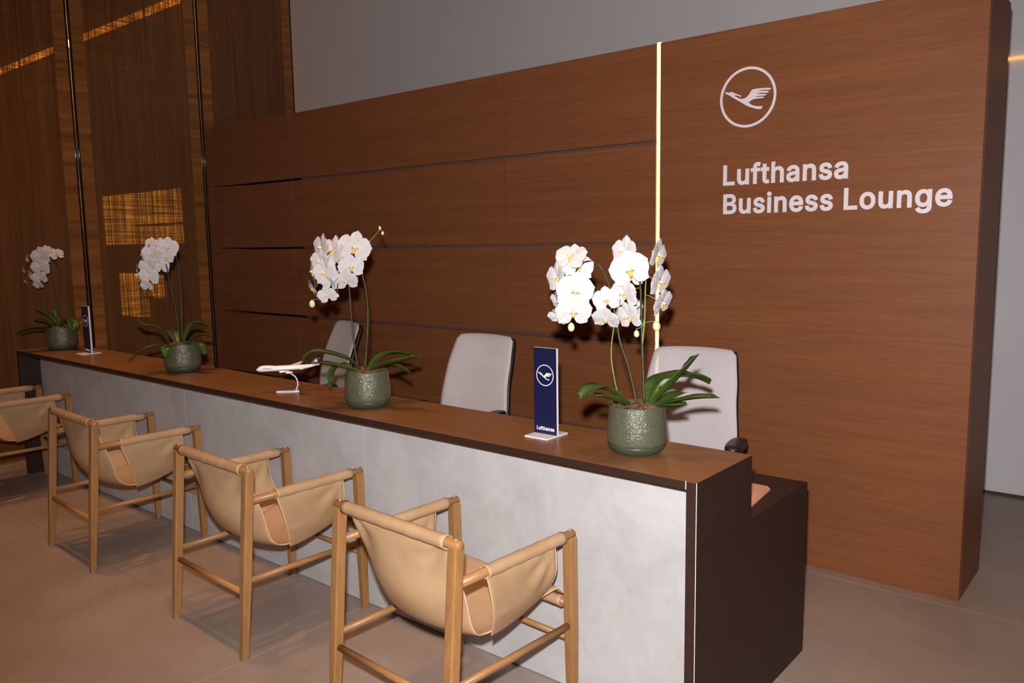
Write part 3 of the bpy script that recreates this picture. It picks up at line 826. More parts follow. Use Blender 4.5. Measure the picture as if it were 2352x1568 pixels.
        for a in (0.0, 1.0):
            MB().tube([flap(a, k / 20) for k in range(21)], 0.0034, 6).build('stitched_edge', MT['leather_edge'], fp, smooth=True)
    return c


chair0 = make_chair()
spots = [(-0.902, -0.292, -2.6, 'tan leather sling armchair by the open end of the counter'),
         (-2.276, -0.223, -1.8, 'tan leather sling armchair, second from the open end of the counter'),
         (-3.881, -0.214, -2.0, 'tan leather sling armchair, third from the open end of the counter'),
         (-5.790, -0.236, -2.0, 'tan leather sling armchair nearest the woven screens')]
for i, (x, y, a, lab) in enumerate(spots):
    c = chair0 if i == 0 else copy_tree(chair0)
    c.location = (x, y, 0)
    c.rotation_euler = (0, 0, math.radians(a))
    tag(c, lab, 'chair', 'leather sling chairs along the counter')

# ------------------------------------------------------------------ office chairs
def make_office():
    c = empty('office_chair')
    # chair faces -Y; backrest leans towards +Y

    def back(u, t):
        q = u * 2 - 1
        w = lerp_tab([(0, 0.25), (0.35, 0.276), (0.7, 0.258), (1, 0.235)], t)
        rc = 0.035
        z = 0.545 + 0.725 * t
        if t > 0.94:
            w -= rc * (1 - math.sqrt(max(0, 1 - ((t - 0.94) / 0.06) ** 2))) * 0.8
        y = 0.225 + 0.115 * t * t + 0.03 * math.sin(math.pi * t * 1.1) * -1 - 0.035 * (q * q) * (1 - t * 0.6)
        return Vector((q * w, y, z + 0.010 * (1 - q * q) * t))
    front = MB()
    nu, nv = 20, 26
    pts_f = [[back(i / nu, j / nv) for j in range(nv + 1)] for i in range(nu + 1)]
    v, f = [], []
    for sgn in (0, 1):
        for i in range(nu + 1):
            for j in range(nv + 1):
                p = pts_f[i][j]
                e = min(i, nu - i, j, nv - j)
                th = 0.005 * min(1, (e / 2.0)) ** 0.5 + 0.003
                v.append((p.x, p.y + (th if sgn else -th), p.z))
    N = (nu + 1) * (nv + 1)
    idx = lambda i, j, s_: s_ * N + i * (nv + 1) + j
    for s_ in (0, 1):
        for i in range(nu):
            for j in range(nv):
                f.append((idx(i, j, s_), idx(i + 1, j, s_), idx(i + 1, j + 1, s_), idx(i, j + 1, s_)))
    for i in range(nu):
        for j in (0, nv):
            f.append((idx(i, j, 0), idx(i + 1, j, 0), idx(i + 1, j, 1), idx(i, j, 1)))
    for j in range(nv):
        for i in (0, nu):
            f.append((idx(i, j, 0), idx(i, j + 1, 0), idx(i, j + 1, 1), idx(i, j, 1)))
    bk = front.add(v, f).build('backrest', MT['fabric'], c, smooth=True)
    # black perimeter frame carrying the mesh, seen from the side and behind
    edge = [(k / 12, 0.0) for k in range(13)] + [(1.0, k / 20) for k in range(1, 21)] + [(1 - k / 12, 1.0) for k in range(1, 13)] + [(0.0, 1 - k / 20) for k in range(1, 20)]
    ep = []
    for u_, t_ in edge:
        p = back(0.02 + 0.96 * u_, 0.01 + 0.965 * t_)
        ep.append((p.x, p.y + 0.026, p.z - 0.004))
    ep.append(ep[0])
    MB().tube(ep, 0.012, 8, caps=False).build('back_frame', MT['plastic'], c, smooth=True)
    MB().box(-0.20, 0.20, 0.262, 0.290, 0.78, 0.86).build('lumbar_bar', MT['plastic'], c, bevel=0.01)
    MB().tube(catmull([(0, 0.30, 0.80), (0, 0.315, 0.62), (0, 0.25, 0.44), (0, 0.05, 0.40)], 6), 0.028, 10).build('back_arm', MT['plastic'], c, smooth=True)

    def seat(u, t):
        q = u * 2 - 1
        r = t * 2 - 1
        return q, r
    m = MB()
    rings = []
    for z, k in ((0.425, 0.90), (0.44, 0.99), (0.47, 1.0), (0.495, 0.96), (0.505, 0.80), (0.506, 0.4)):
        row = []
        for a in range(36):
            w = 2 * math.pi * a / 36
            cx, sx = math.cos(w), math.sin(w)
            ex = lambda s_: math.copysign(abs(s_) ** 0.45, s_)
            row.append((0.255 * k * ex(cx), 0.25 * k * ex(sx), z))
        rings.append(row)
    v = [p for r_ in rings for p in r_]
    f = [(i * 36 + k, i * 36 + (k + 1) % 36, (i + 1) * 36 + (k + 1) % 36, (i + 1) * 36 + k) for i in range(5) for k in range(36)]
    f += [tuple(range(35, -1, -1)), tuple(5 * 36 + k for k in range(36))]
    m.add(v, f).build('seat', MT['fabric_solid'], c, smooth=True)
    MB().box(-0.12, 0.12, -0.12, 0.14, 0.375, 0.424).build('mechanism', MT['plastic'], c, bevel=0.01)
    MB().tube([(0, 0, 0.10), (0, 0, 0.24), (0, 0, 0.241), (0, 0, 0.38)], [0.028, 0.028, 0.016, 0.016], 14).build('gas_post', MT['steel'], c, smooth=True)
    for k in range(5):
        w = math.radians(72 * k + 20)
        d = Vector((math.cos(w), math.sin(w), 0))
        sp = MB().tube([d * 0.0 + Vector((0, 0, 0.105)), d * 0.16 + Vector((0, 0, 0.095)), d * 0.30 + Vector((0, 0, 0.072))], [0.03, 0.022, 0.015], 8).build('base_spoke', MT['steel'], c, smooth=True)
        e = Vector((-d.y, d.x, 0))
        p = d * 0.30 + Vector((0, 0, 0.028))
        MB().tube([p - e * 0.022, p - e * 0.008, p + e * 0.008, p + e * 0.022], [0.028, 0.028, 0.028, 0.028], 14).build('castor', MT['plastic'], sp)
    for s in (-1, 1):
        ar = MB().tube(catmull([(s * 0.20, 0.02, 0.40), (s * 0.305, 0.02, 0.43), (s * 0.318, 0.02, 0.60), (s * 0.318, 0.0, 0.805)], 5), 0.019, 8).build('arm_support', MT['plastic'], c, smooth=True)
        pad = []
        mm = MB()
        prof_ = [(0.806, 0.80), (0.812, 0.97), (0.834, 1.0), (0.845, 0.92), (0.849, 0.6)]
        vv = []
        for z, k in prof_:
            for a in range(24):
                w = 2 * math.pi * a / 24
                vv.append((s * 0.318 + 0.046 * k * math.copysign(abs(math.cos(w)) ** 0.6, math.cos(w)), -0.03 + 0.125 * k * math.copysign(abs(math.sin(w)) ** 0.7, math.sin(w)), z))
        ff = [(i * 24 + k, i * 24 + (k + 1) % 24, (i + 1) * 24 + (k + 1) % 24, (i + 1) * 24 + k) for i in range(4) for k in range(24)]
        ff += [tuple(range(23, -1, -1)), tuple(4 * 24 + k for k in range(24))]
        mm.add(vv, ff).build('arm_pad', MT['plastic'], ar, smooth=True)
    return c


off0 = make_office()
ospots = [(-0.79, 1.33, 12, 'pale grey office chair behind the orchid with the tallest upright leaf'),
          (-2.28, 1.17, 4, 'pale grey office chair between the navy sign and the orchid with the budded tip'),
          (-3.93, 1.27, -16, 'pale grey office chair turned sideways behind the model airplane')]
for i, (x, y, a, lab) in enumerate(ospots):
    c = off0 if i == 0 else copy_tree(off0)
    c.location = (x, y, 0)
    c.rotation_euler = (0, 0, math.radians(a))
    tag(c, lab, 'chair', 'office chairs behind the counter')

# ------------------------------------------------------------------ orchids
ORCHIDS = [
    {
        'loc': (-0.385, 0.245, 1.0515),
        'label': 'white orchid with blooms on several arching stems and the tallest upright leaf',
        'stems': [
            {'p': [(0.0168, -0.0201, 0.18), (-0.0205, -0.0275, 0.3351), (-0.0519, -0.0383, 0.4323), (-0.0666, -0.0392, 0.5033), (-0.0809, -0.0408, 0.568), (-0.1005, -0.0437, 0.652), (-0.1256, -0.0429, 0.7067), (-0.1477, -0.0564, 0.7375), (-0.1726, -0.0887, 0.7487), (-0.1868, -0.1306, 0.7254), (-0.1957, -0.1632, 0.6495), (-0.1971, -0.1787, 0.5603), (-0.1918, -0.181, 0.5188)], 'r': 0.0048, 'g': 0},
            {'p': [(0.0368, -0.0035, 0.18), (0.0161, 0.0133, 0.3987), (0.0045, 0.0242, 0.5277), (-0.0063, 0.0338, 0.6437), (-0.0229, 0.0423, 0.7015), (-0.044, 0.0209, 0.7603), (-0.0578, 0.0004, 0.7865)], 'r': 0.005, 'g': 0},
            {'p': [(-0.0347, -0.0608, 0.18), (-0.0656, -0.0682, 0.3167), (-0.0772, -0.0645, 0.4006), (-0.0757, -0.0489, 0.4906), (-0.0639, -0.0412, 0.5589), (-0.055, -0.0336, 0.6009)], 'r': 0.003, 'g': 1},
            {'p': [(0.0205, 0.0056, 0.426), (0.0221, 0.0194, 0.5289), (0.0142, 0.0368, 0.6376), (0.0042, 0.0659, 0.7074), (0.0051, 0.1021, 0.7649), (0.0084, 0.1221, 0.7906)], 'r': 0.0034, 'g': 1},
            {'p': [(0.0202, 0.0227, 0.535), (0.0148, 0.0121, 0.4967), (-0.0018, -0.0036, 0.4855)], 'r': 0.0022, 'g': 1},
        ],
        'leaves': [
            {'p': [(-0.006, -0.0381, 0.185), (-0.0524, -0.1322, 0.2586), (-0.0741, -0.2021, 0.2637), (-0.0889, -0.2577, 0.2401)], 'w': 0.036},
            {'p': [(-0.0106, -0.043, 0.185), (-0.0141, -0.1448, 0.226), (-0.0348, -0.249, 0.2575)], 'w': 0.03},
            {'p': [(0.0384, -0.0001, 0.185), (0.0383, 0.0764, 0.2667), (0.0796, 0.2045, 0.2763), (0.1135, 0.2831, 0.2618), (0.1409, 0.3409, 0.2333)], 'w': 0.04},
            {'p': [(0.0588, 0.0159, 0.185), (0.1291, 0.0063, 0.2569), (0.1924, 0.0183, 0.3289), (0.2413, 0.0444, 0.4007)], 'w': 0.036},
            {'p': [(0.0688, 0.0242, 0.185), (0.147, 0.0267, 0.2084), (0.2375, 0.0404, 0.2314), (0.3199, 0.0583, 0.241)], 'w': 0.026},
            {'p': [(0.0642, 0.0194, 0.185), (0.1576, -0.0184, 0.1997), (0.2287, -0.0218, 0.217)], 'w': 0.026},
            {'p': [(0.0697, 0.0276, 0.185), (0.0881, 0.1213, 0.2049), (0.0968, 0.2087, 0.2125)], 'w': 0.026},
        ],
        'flowers': [
            {'p': (-0.1588, -0.1931, 0.6393), 'n': (0.7024, -0.7041, -0.1045), 's': 0.0757, 'roll': -0.13, 'o': 1.0, 'at': (-0.1939, -0.1567, 0.6647)},
            {'p': (-0.1658, -0.1916, 0.5626), 'n': (0.6478, -0.6963, -0.309), 's': 0.0715, 'roll': 0.02, 'o': 1.0, 'at': (-0.1965, -0.1725, 0.596)},
            {'p': (-0.2094, -0.1428, 0.7674), 'n': (0.1974, -0.7402, 0.6428), 's': 0.0666, 'roll': -0.07, 'o': 1.0, 'at': (-0.1812, -0.1138, 0.7347)},
            {'p': (-0.1984, -0.1141, 0.7248), 'n': (0.6637, -0.6653, 0.342), 's': 0.0631, 'roll': 0.05, 'o': 1.0, 'at': (-0.1783, -0.1054, 0.7394)},
            {'p': (-0.2452, -0.1854, 0.6882), 'n': (-0.3102, -0.9507, 0.0), 's': 0.0645, 'roll': 0.06, 'o': 1.0, 'at': (-0.1904, -0.1436, 0.6951)},
            {'p': (-0.2339, -0.1995, 0.5409), 'n': (-0.1432, -0.8065, -0.5736), 's': 0.0407, 'roll': -0.22, 'o': 0.62, 'at': (-0.1968, -0.1756, 0.5782)},
            {'p': (-0.2511, -0.1787, 0.5971), 'n': (-0.5658, -0.806, -0.1736), 's': 0.0386, 'roll': -0.24, 'o': 0.7, 'at': (-0.1962, -0.1694, 0.6139)},
            {'p': (-0.0889, -0.0815, 0.6015), 'n': (0.4638, -0.8749, -0.1392), 's': 0.0547, 'roll': 0.17, 'o': 1.0, 'at': (-0.0965, -0.0432, 0.6352)},
            {'p': (-0.0895, -0.0807, 0.5284), 'n': (0.203, -0.7614, -0.6157), 's': 0.0575, 'roll': -0.12, 'o': 1.0, 'at': (-0.0809, -0.0408, 0.568)},
            {'p': (-0.0614, 0.0099, 0.7832), 'n': (-0.1398, -0.9863, 0.0872), 's': 0.0645, 'roll': -0.13, 'o': 1.0, 'at': (-0.0522, 0.0086, 0.776)},
            {'p': (-0.0168, -0.0292, 0.7157), 'n': (0.5269, -0.8455, -0.0872), 's': 0.0785, 'roll': 0.25, 'o': 1.0, 'at': (-0.0397, 0.0252, 0.7485)},
            {'p': (-0.0346, -0.0326, 0.624), 'n': (-0.1398, -0.9863, -0.0872), 's': 0.0645, 'roll': -0.01, 'o': 1.0, 'at': (-0.0063, 0.0338, 0.6437)},
            {'p': (-0.0233, -0.0239, 0.5367), 'n': (-0.1663, -0.9364, -0.309), 's': 0.0617, 'roll': 0.17, 'o': 1.0, 'at': (0.0002, 0.028, 0.5741)},
            {'p': (-0.0355, 0.0354, 0.561), 'n': (0.925, -0.3379, -0.1736), 's': 0.0421, 'roll': -0.01, 'o': 1.0, 'at': (-0.002, 0.0299, 0.5973)},
            {'p': (-0.0394, 0.0138, 0.6926), 'n': (0.7536, -0.6339, 0.1736), 's': 0.0561, 'roll': 0.07, 'o': 1.0, 'at': (-0.0313, 0.0337, 0.725)},
            {'p': (0.021, 0.1159, 0.7678), 'n': (0.9897, 0.0334, -0.1392), 's': 0.0673, 'roll': -0.17, 'o': 1.0, 'at': (0.0077, 0.1181, 0.7854)},
            {'p': (0.0481, 0.0827, 0.6651), 'n': (0.9848, -0.0012, -0.1736), 's': 0.0673, 'roll': 0.07, 'o': 1.0, 'at': (0.0062, 0.0601, 0.6934)},
            {'p': (0.0664, 0.0721, 0.5852), 'n': (0.9511, -0.0011, -0.309), 's': 0.0603, 'roll': 0.18, 'o': 1.0, 'at': (0.0158, 0.0333, 0.6158)},
        ],
        'buds': [
            {'p': (-0.2031, -0.1546, 0.4964), 's': 0.0182, 'tilt': 0.01, 'at': (-0.1918, -0.181, 0.5188)},
            {'p': (0.0519, 0.0588, 0.4958), 's': 0.0208, 'tilt': 0.14, 'at': (0.0218, 0.0167, 0.5083)},
            {'p': (-0.0059, 0.0057, 0.4667), 's': 0.0149, 'tilt': 0.1, 'at': (-0.0018, -0.0036, 0.4855)},
        ],
    },
    {
        'loc': (-1.96, 0.205, 1.0515),
        'label': 'white orchid behind the model airplane tail, with a bare budded tip above its cluster',
        'stems': [
            {'p': [(0.0097, -0.0239, 0.18), (0.0077, 0.0116, 0.4324), (-0.0064, 0.0216, 0.5683), (-0.0308, 0.0188, 0.6786), (-0.0554, 0.0238, 0.7563), (-0.0769, 0.0152, 0.815), (-0.1053, -0.0184, 0.8352), (-0.1277, -0.0665, 0.8166), (-0.165, -0.121, 0.7534), (-0.1888, -0.1552, 0.6641), (-0.1841, -0.1625, 0.5935), (-0.1716, -0.1583, 0.5547)], 'r': 0.0052, 'g': 0},
            {'p': [(-0.0162, -0.0434, 0.18), (-0.0461, -0.0436, 0.3688), (-0.0656, -0.0371, 0.5114), (-0.0785, -0.0313, 0.615), (-0.0949, -0.0346, 0.6799), (-0.1209, -0.048, 0.7321), (-0.1071, -0.0689, 0.694), (-0.1078, -0.0797, 0.6298), (-0.1052, -0.0837, 0.5911)], 'r': 0.0044, 'g': 0},
            {'p': [(-0.053, 0.0274, 0.7497), (-0.0437, 0.0539, 0.8012), (-0.0333, 0.0678, 0.8335), (-0.0049, 0.1145, 0.8946), (-0.0011, 0.1205, 0.9121)], 'r': 0.0026, 'g': 1},
        ],
        'leaves': [
            {'p': [(0.0027, -0.0308, 0.185), (-0.0423, -0.0982, 0.2539), (-0.1191, -0.1961, 0.2901), (-0.1545, -0.2403, 0.2815), (-0.1663, -0.2678, 0.2534)], 'w': 0.034},
            {'p': [(-0.0224, -0.0517, 0.185), (-0.0555, -0.1537, 0.2226), (-0.1028, -0.2416, 0.249)], 'w': 0.026},
            {'p': [(0.0302, -0.0079, 0.185), (0.1316, 0.0031, 0.2233), (0.2411, 0.0335, 0.2513), (0.3365, 0.0655, 0.2807)], 'w': 0.036},
            {'p': [(0.0218, -0.0128, 0.185), (0.0255, 0.0625, 0.2466), (0.04, 0.1554, 0.259), (0.0912, 0.248, 0.2413)], 'w': 0.03},
            {'p': [(-0.0274, -0.0559, 0.185), (-0.1321, -0.0618, 0.2122), (-0.1963, -0.0723, 0.154), (-0.2042, -0.0788, 0.0728)], 'w': 0.024},
            {'p': [(0.0327, -0.0058, 0.185), (0.0667, 0.1024, 0.205), (0.1067, 0.2066, 0.1478)], 'w': 0.03},
        ],
        'flowers': [
            {'p': (-0.0488, -0.0143, 0.812), 'n': (0.8824, -0.4705, 0.0), 's': 0.0876, 'roll': -0.22, 'o': 1.0, 'at': (-0.0882, 0.0018, 0.8231)},
            {'p': (-0.0543, -0.0343, 0.7159), 'n': (0.8442, -0.5289, -0.0872), 's': 0.0673, 'roll': 0.13, 'o': 1.0, 'at': (-0.1157, -0.0453, 0.7217)},
            {'p': (-0.0767, -0.0507, 0.6484), 'n': (0.6116, -0.6131, -0.5), 's': 0.0641, 'roll': 0.05, 'o': 1.0, 'at': (-0.0949, -0.0346, 0.6799)},
            {'p': (-0.1285, -0.0828, 0.8008), 'n': (-0.0012, -0.9659, 0.2588), 's': 0.0782, 'roll': -0.1, 'o': 1.0, 'at': (-0.1233, -0.0569, 0.8203)},
            {'p': (-0.1989, -0.1001, 0.8144), 'n': (-0.1742, -0.9809, 0.0872), 's': 0.0743, 'roll': -0.23, 'o': 1.0, 'at': (-0.1352, -0.0774, 0.804)},
            {'p': (-0.118, -0.1442, 0.6903), 'n': (0.3721, -0.9241, -0.0872), 's': 0.0704, 'roll': 0.18, 'o': 1.0, 'at': (-0.1698, -0.1278, 0.7355)},
            {'p': (-0.1471, -0.1468, 0.7445), 'n': (0.086, -0.9963, 0.0), 's': 0.0665, 'roll': -0.01, 'o': 1.0, 'at': (-0.1576, -0.1101, 0.766)},
            {'p': (-0.2067, -0.1519, 0.696), 'n': (-0.501, -0.8654, 0.0), 's': 0.0626, 'roll': 0.11, 'o': 1.0, 'at': (-0.1745, -0.1347, 0.7177)},
            {'p': (-0.132, -0.0662, 0.7585), 'n': (0.5639, -0.8074, 0.1736), 's': 0.0587, 'roll': 0.19, 'o': 1.0, 'at': (-0.1352, -0.0774, 0.804)},
            {'p': (-0.2009, -0.161, 0.6091), 'n': (-0.384, -0.8209, -0.4226), 's': 0.0485, 'roll': 0.11, 'o': 1.0, 'at': (-0.1869, -0.1581, 0.6358)},
            {'p': (-0.1276, -0.1311, 0.5771), 'n': (0.5381, -0.7704, -0.342), 's': 0.0516, 'roll': 0.21, 'o': 1.0, 'at': (-0.1062, -0.0821, 0.6066)},
            {'p': (-0.1032, -0.1265, 0.6418), 'n': (0.3089, -0.852, -0.4226), 's': 0.0454, 'roll': -0.05, 'o': 0.5, 'at': (-0.1074, -0.0732, 0.6683)},
            {'p': (-0.1247, -0.0365, 0.66), 'n': (0.6419, -0.7668, 0.0), 's': 0.0548, 'roll': 0.15, 'o': 1.0, 'at': (-0.1001, -0.0373, 0.6904)},
        ],
        'buds': [
            {'p': (-0.1926, -0.179, 0.5346), 's': 0.0202, 'tilt': -0.03, 'at': (-0.1716, -0.1583, 0.5547)},
            {'p': (-0.105, -0.0864, 0.5731), 's': 0.0111, 'tilt': 0.26, 'at': (-0.1052, -0.0837, 0.5911)},
            {'p': (-0.001, 0.1204, 0.9108), 's': 0.0098, 'tilt': 0.23, 'at': (-0.0011, 0.1205, 0.9121)},
            {'p': (0.0119, 0.1269, 0.8845), 's': 0.0104, 'tilt': -0.24, 'at': (-0.0049, 0.1145, 0.8946)},
        ],
    },
    {
        'loc': (-3.91, 0.245, 1.0515),
        'label': 'white orchid with drooping blooms in front of the golden glowing screen',
        'stems': [
            {'p': [(0.0137, -0.0197, 0.18), (-0.0233, -0.0164, 0.4193), (-0.0627, -0.0233, 0.582), (-0.0915, -0.0262, 0.715), (-0.1211, -0.0414, 0.7745), (-0.1423, -0.0829, 0.7901), (-0.1662, -0.13, 0.7031), (-0.1717, -0.1486, 0.6154)], 'r': 0.005, 'g': 0},
            {'p': [(0.0252, -0.0102, 0.18), (0.0014, 0.0159, 0.4924), (-0.0219, 0.0248, 0.6695), (-0.0472, 0.0208, 0.7767), (-0.0795, 0.0027, 0.8325), (-0.1121, -0.0484, 0.8482), (-0.1504, -0.1005, 0.8052)], 'r': 0.0046, 'g': 0},
        ],
        'leaves': [
            {'p': [(-0.0366, -0.064, 0.185), (-0.0671, -0.125, 0.2984), (-0.1218, -0.1942, 0.3164), (-0.1476, -0.2333, 0.3714)], 'w': 0.034},
            {'p': [(-0.0407, -0.063, 0.185), (-0.023, -0.1848, 0.1869), (-0.0578, -0.2588, 0.1523), (-0.0916, -0.3237, 0.088)], 'w': 0.028},
            {'p': [(-0.019, -0.0505, 0.185), (0.085, -0.1352, 0.1782), (0.1069, -0.1654, 0.1213)], 'w': 0.034},
            {'p': [(0.0252, -0.0102, 0.185), (0.0258, 0.0593, 0.3071), (0.0432, 0.1139, 0.3108), (0.0638, 0.153, 0.2834)], 'w': 0.032},
            {'p': [(0.0427, 0.0033, 0.185), (0.0895, 0.0752, 0.2379), (0.1516, 0.1519, 0.2282)], 'w': 0.026},
            {'p': [(0.0321, -0.0073, 0.185), (0.176, 0.0081, 0.1874), (0.2382, 0.0238, 0.1239)], 'w': 0.034},
            {'p': [(0.0028, -0.0299, 0.185), (-0.0815, -0.0132, 0.2511), (-0.1389, -0.0057, 0.2698)], 'w': 0.03},
        ],
        'flowers': [
            {'p': (-0.0517, -0.0271, 0.829), 'n': (0.7843, -0.6143, -0.0872), 's': 0.0722, 'roll': -0.18, 'o': 1.0, 'at': (-0.086, -0.0075, 0.8356)},
            {'p': (-0.1192, -0.1036, 0.7868), 'n': (0.5289, -0.8487, 0.0), 's': 0.0706, 'roll': -0.14, 'o': 1.0, 'at': (-0.1351, -0.0796, 0.8224)},
            {'p': (-0.1228, -0.1321, 0.7093), 'n': (0.4666, -0.8802, -0.0872), 's': 0.0706, 'roll': 0.23, 'o': 1.0, 'at': (-0.1567, -0.1112, 0.7379)},
            {'p': (-0.1126, -0.1344, 0.6414), 'n': (0.6054, -0.7768, -0.1736), 's': 0.069, 'roll': -0.03, 'o': 1.0, 'at': (-0.1684, -0.1375, 0.668)},
            {'p': (-0.1313, -0.1469, 0.5793), 'n': (0.4321, -0.7505, -0.5), 's': 0.0441, 'roll': 0.06, 'o': 1.0, 'at': (-0.1717, -0.1486, 0.6154)},
            {'p': (-0.1997, -0.1661, 0.6525), 'n': (-0.4221, -0.9023, -0.0872), 's': 0.0682, 'roll': -0.1, 'o': 1.0, 'at': (-0.1684, -0.1375, 0.668)},
            {'p': (-0.1164, -0.0487, 0.7045), 'n': (0.7536, -0.6339, -0.1736), 's': 0.0561, 'roll': 0.0, 'o': 1.0, 'at': (-0.1093, -0.0353, 0.7507)},
            {'p': (-0.0881, -0.0281, 0.7668), 'n': (0.7906, -0.555, -0.2588), 's': 0.0561, 'roll': -0.06, 'o': 1.0, 'at': (-0.1211, -0.0414, 0.7745)},
            {'p': (-0.1958, -0.1287, 0.7839), 'n': (-0.501, -0.8654, 0.0), 's': 0.0497, 'roll': -0.07, 'o': 1.0, 'at': (-0.1504, -0.1005, 0.8052)},
            {'p': (-0.1741, -0.0846, 0.8639), 'n': (0.2952, -0.8142, 0.5), 's': 0.0417, 'roll': 0.04, 'o': 1.0, 'at': (-0.1274, -0.0692, 0.831)},
            {'p': (-0.1313, -0.0393, 0.8409), 'n': (0.4914, -0.8535, 0.1736), 's': 0.0561, 'roll': 0.04, 'o': 1.0, 'at': (-0.1056, -0.0382, 0.845)},
        ],
        'buds': [
        ],
    },
    {
        'loc': (-5.92, 0.26, 1.0515),
        'label': 'white orchid at the screen end of the counter, beside the counter sign',
        'stems': [
            {'p': [(0.0058, -0.0272, 0.18), (-0.017, -0.0171, 0.3825), (-0.0483, -0.014, 0.5656), (-0.0802, -0.0201, 0.6939), (-0.1169, -0.039, 0.7676), (-0.1451, -0.0872, 0.7779), (-0.1855, -0.1253, 0.7514), (-0.2047, -0.1544, 0.6699), (-0.2057, -0.1698, 0.579)], 'r': 0.005, 'g': 0},
            {'p': [(0.0114, -0.0225, 0.18), (-0.0024, 0.0024, 0.4278), (-0.0104, 0.025, 0.6104), (-0.0275, 0.0246, 0.6974), (-0.0582, 0.0048, 0.7345), (-0.0804, -0.0362, 0.7584), (-0.0999, -0.0772, 0.6865), (-0.1102, -0.1032, 0.5777)], 'r': 0.0046, 'g': 0},
        ],
        'leaves': [
            {'p': [(0.0058, -0.0272, 0.185), (-0.0417, -0.0796, 0.2847), (-0.108, -0.1522, 0.3425)], 'w': 0.036},
            {'p': [(-0.0154, -0.0449, 0.185), (-0.0375, -0.1108, 0.2322), (-0.0871, -0.1752, 0.2535)], 'w': 0.032},
            {'p': [(-0.0222, -0.0513, 0.185), (0.0301, -0.1383, 0.1998), (-0.0377, -0.2226, 0.1919), (-0.1211, -0.3115, 0.1544)], 'w': 0.024},
            {'p': [(-0.0077, -0.04, 0.185), (0.0465, -0.1545, 0.1767), (0.0146, -0.2343, 0.1733), (-0.0407, -0.3108, 0.1484)], 'w': 0.022},
            {'p': [(0.0199, -0.0155, 0.185), (0.1124, 0.0042, 0.2485), (0.1986, 0.0198, 0.2241), (0.2377, 0.0042, 0.1685)], 'w': 0.036},
            {'p': [(0.0193, -0.0145, 0.185), (-0.0676, -0.0104, 0.278), (-0.1071, 0.0045, 0.3311)], 'w': 0.026},
        ],
        'flowers': [
            {'p': (-0.0849, -0.0778, 0.7685), 'n': (0.5868, -0.8097, 0.0), 's': 0.0855, 'roll': 0.2, 'o': 1.0, 'at': (-0.1169, -0.039, 0.7676)},
            {'p': (-0.0791, -0.0867, 0.6824), 'n': (0.6394, -0.7639, -0.0872), 's': 0.0795, 'roll': 0.09, 'o': 1.0, 'at': (-0.0921, -0.0608, 0.7153)},
            {'p': (-0.0804, -0.1015, 0.5964), 'n': (0.6321, -0.7552, -0.1736), 's': 0.0656, 'roll': 0.21, 'o': 1.0, 'at': (-0.1061, -0.0928, 0.6212)},
            {'p': (-0.0968, -0.1109, 0.5417), 'n': (0.4959, -0.71, -0.5), 's': 0.0447, 'roll': 0.18, 'o': 1.0, 'at': (-0.1102, -0.1032, 0.5777)},
            {'p': (-0.1993, -0.1375, 0.7471), 'n': (-0.26, -0.9656, 0.0), 's': 0.0477, 'roll': 0.25, 'o': 1.0, 'at': (-0.1774, -0.1177, 0.7567)},
            {'p': (-0.2158, -0.1658, 0.6565), 'n': (-0.3432, -0.9393, 0.0), 's': 0.0437, 'roll': 0.09, 'o': 1.0, 'at': (-0.2009, -0.1486, 0.6862)},
            {'p': (-0.203, -0.169, 0.5699), 'n': (-0.3225, -0.8826, -0.342), 's': 0.0398, 'roll': -0.17, 'o': 1.0, 'at': (-0.2055, -0.1667, 0.5972)},
            {'p': (-0.1818, -0.131, 0.6144), 'n': (-0.0012, -0.9848, -0.1736), 's': 0.0418, 'roll': 0.18, 'o': 1.0, 'at': (-0.2049, -0.1575, 0.6518)},
            {'p': (-0.0658, 0.0335, 0.7889), 'n': (0.8192, -0.001, 0.5736), 's': 0.0616, 'roll': 0.23, 'o': 1.0, 'at': (-0.0671, -0.0116, 0.7441)},
            {'p': (-0.1197, -0.0347, 0.8087), 'n': (0.4959, -0.71, 0.5), 's': 0.0656, 'roll': 0.2, 'o': 1.0, 'at': (-0.1169, -0.039, 0.7676)},
        ],
        'buds': [
        ],
    },
]


def petal_mesh(name, L, W, kpow, cup, mat):
    def fn(u, t):
        q = u * 2 - 1
        t = 0.5 - 0.5 * math.cos(math.pi * t)
        w = W * math.sqrt(max(0.0, 1 - ((t - 0.54) / 0.462) ** 2)) * (0.55 + 0.45 * min(1, t / kpow)) + 0.05 * max(0, 0.25 - t) * 4
        y = L * t * (1 - 0.07 * q * q)
        return (q * w, y, cup * (t * t * 0.6 - t * 0.35) + 0.10 * cup * q * q * 3 * w + 0.02 * math.sin(5 * q + 4 * t) * t)
    o = MB().grid(fn, 8, 9).build(name, mat, None, smooth=True)
    COL.objects.unlink(o)
    return o.data


ME_PET = petal_mesh('petal', 1.0, 0.60, 0.55, -0.30, MT['petal'])
ME_SEP = petal_mesh('sepal', 1.0, 0.37, 0.50, -0.25, MT['petal'])


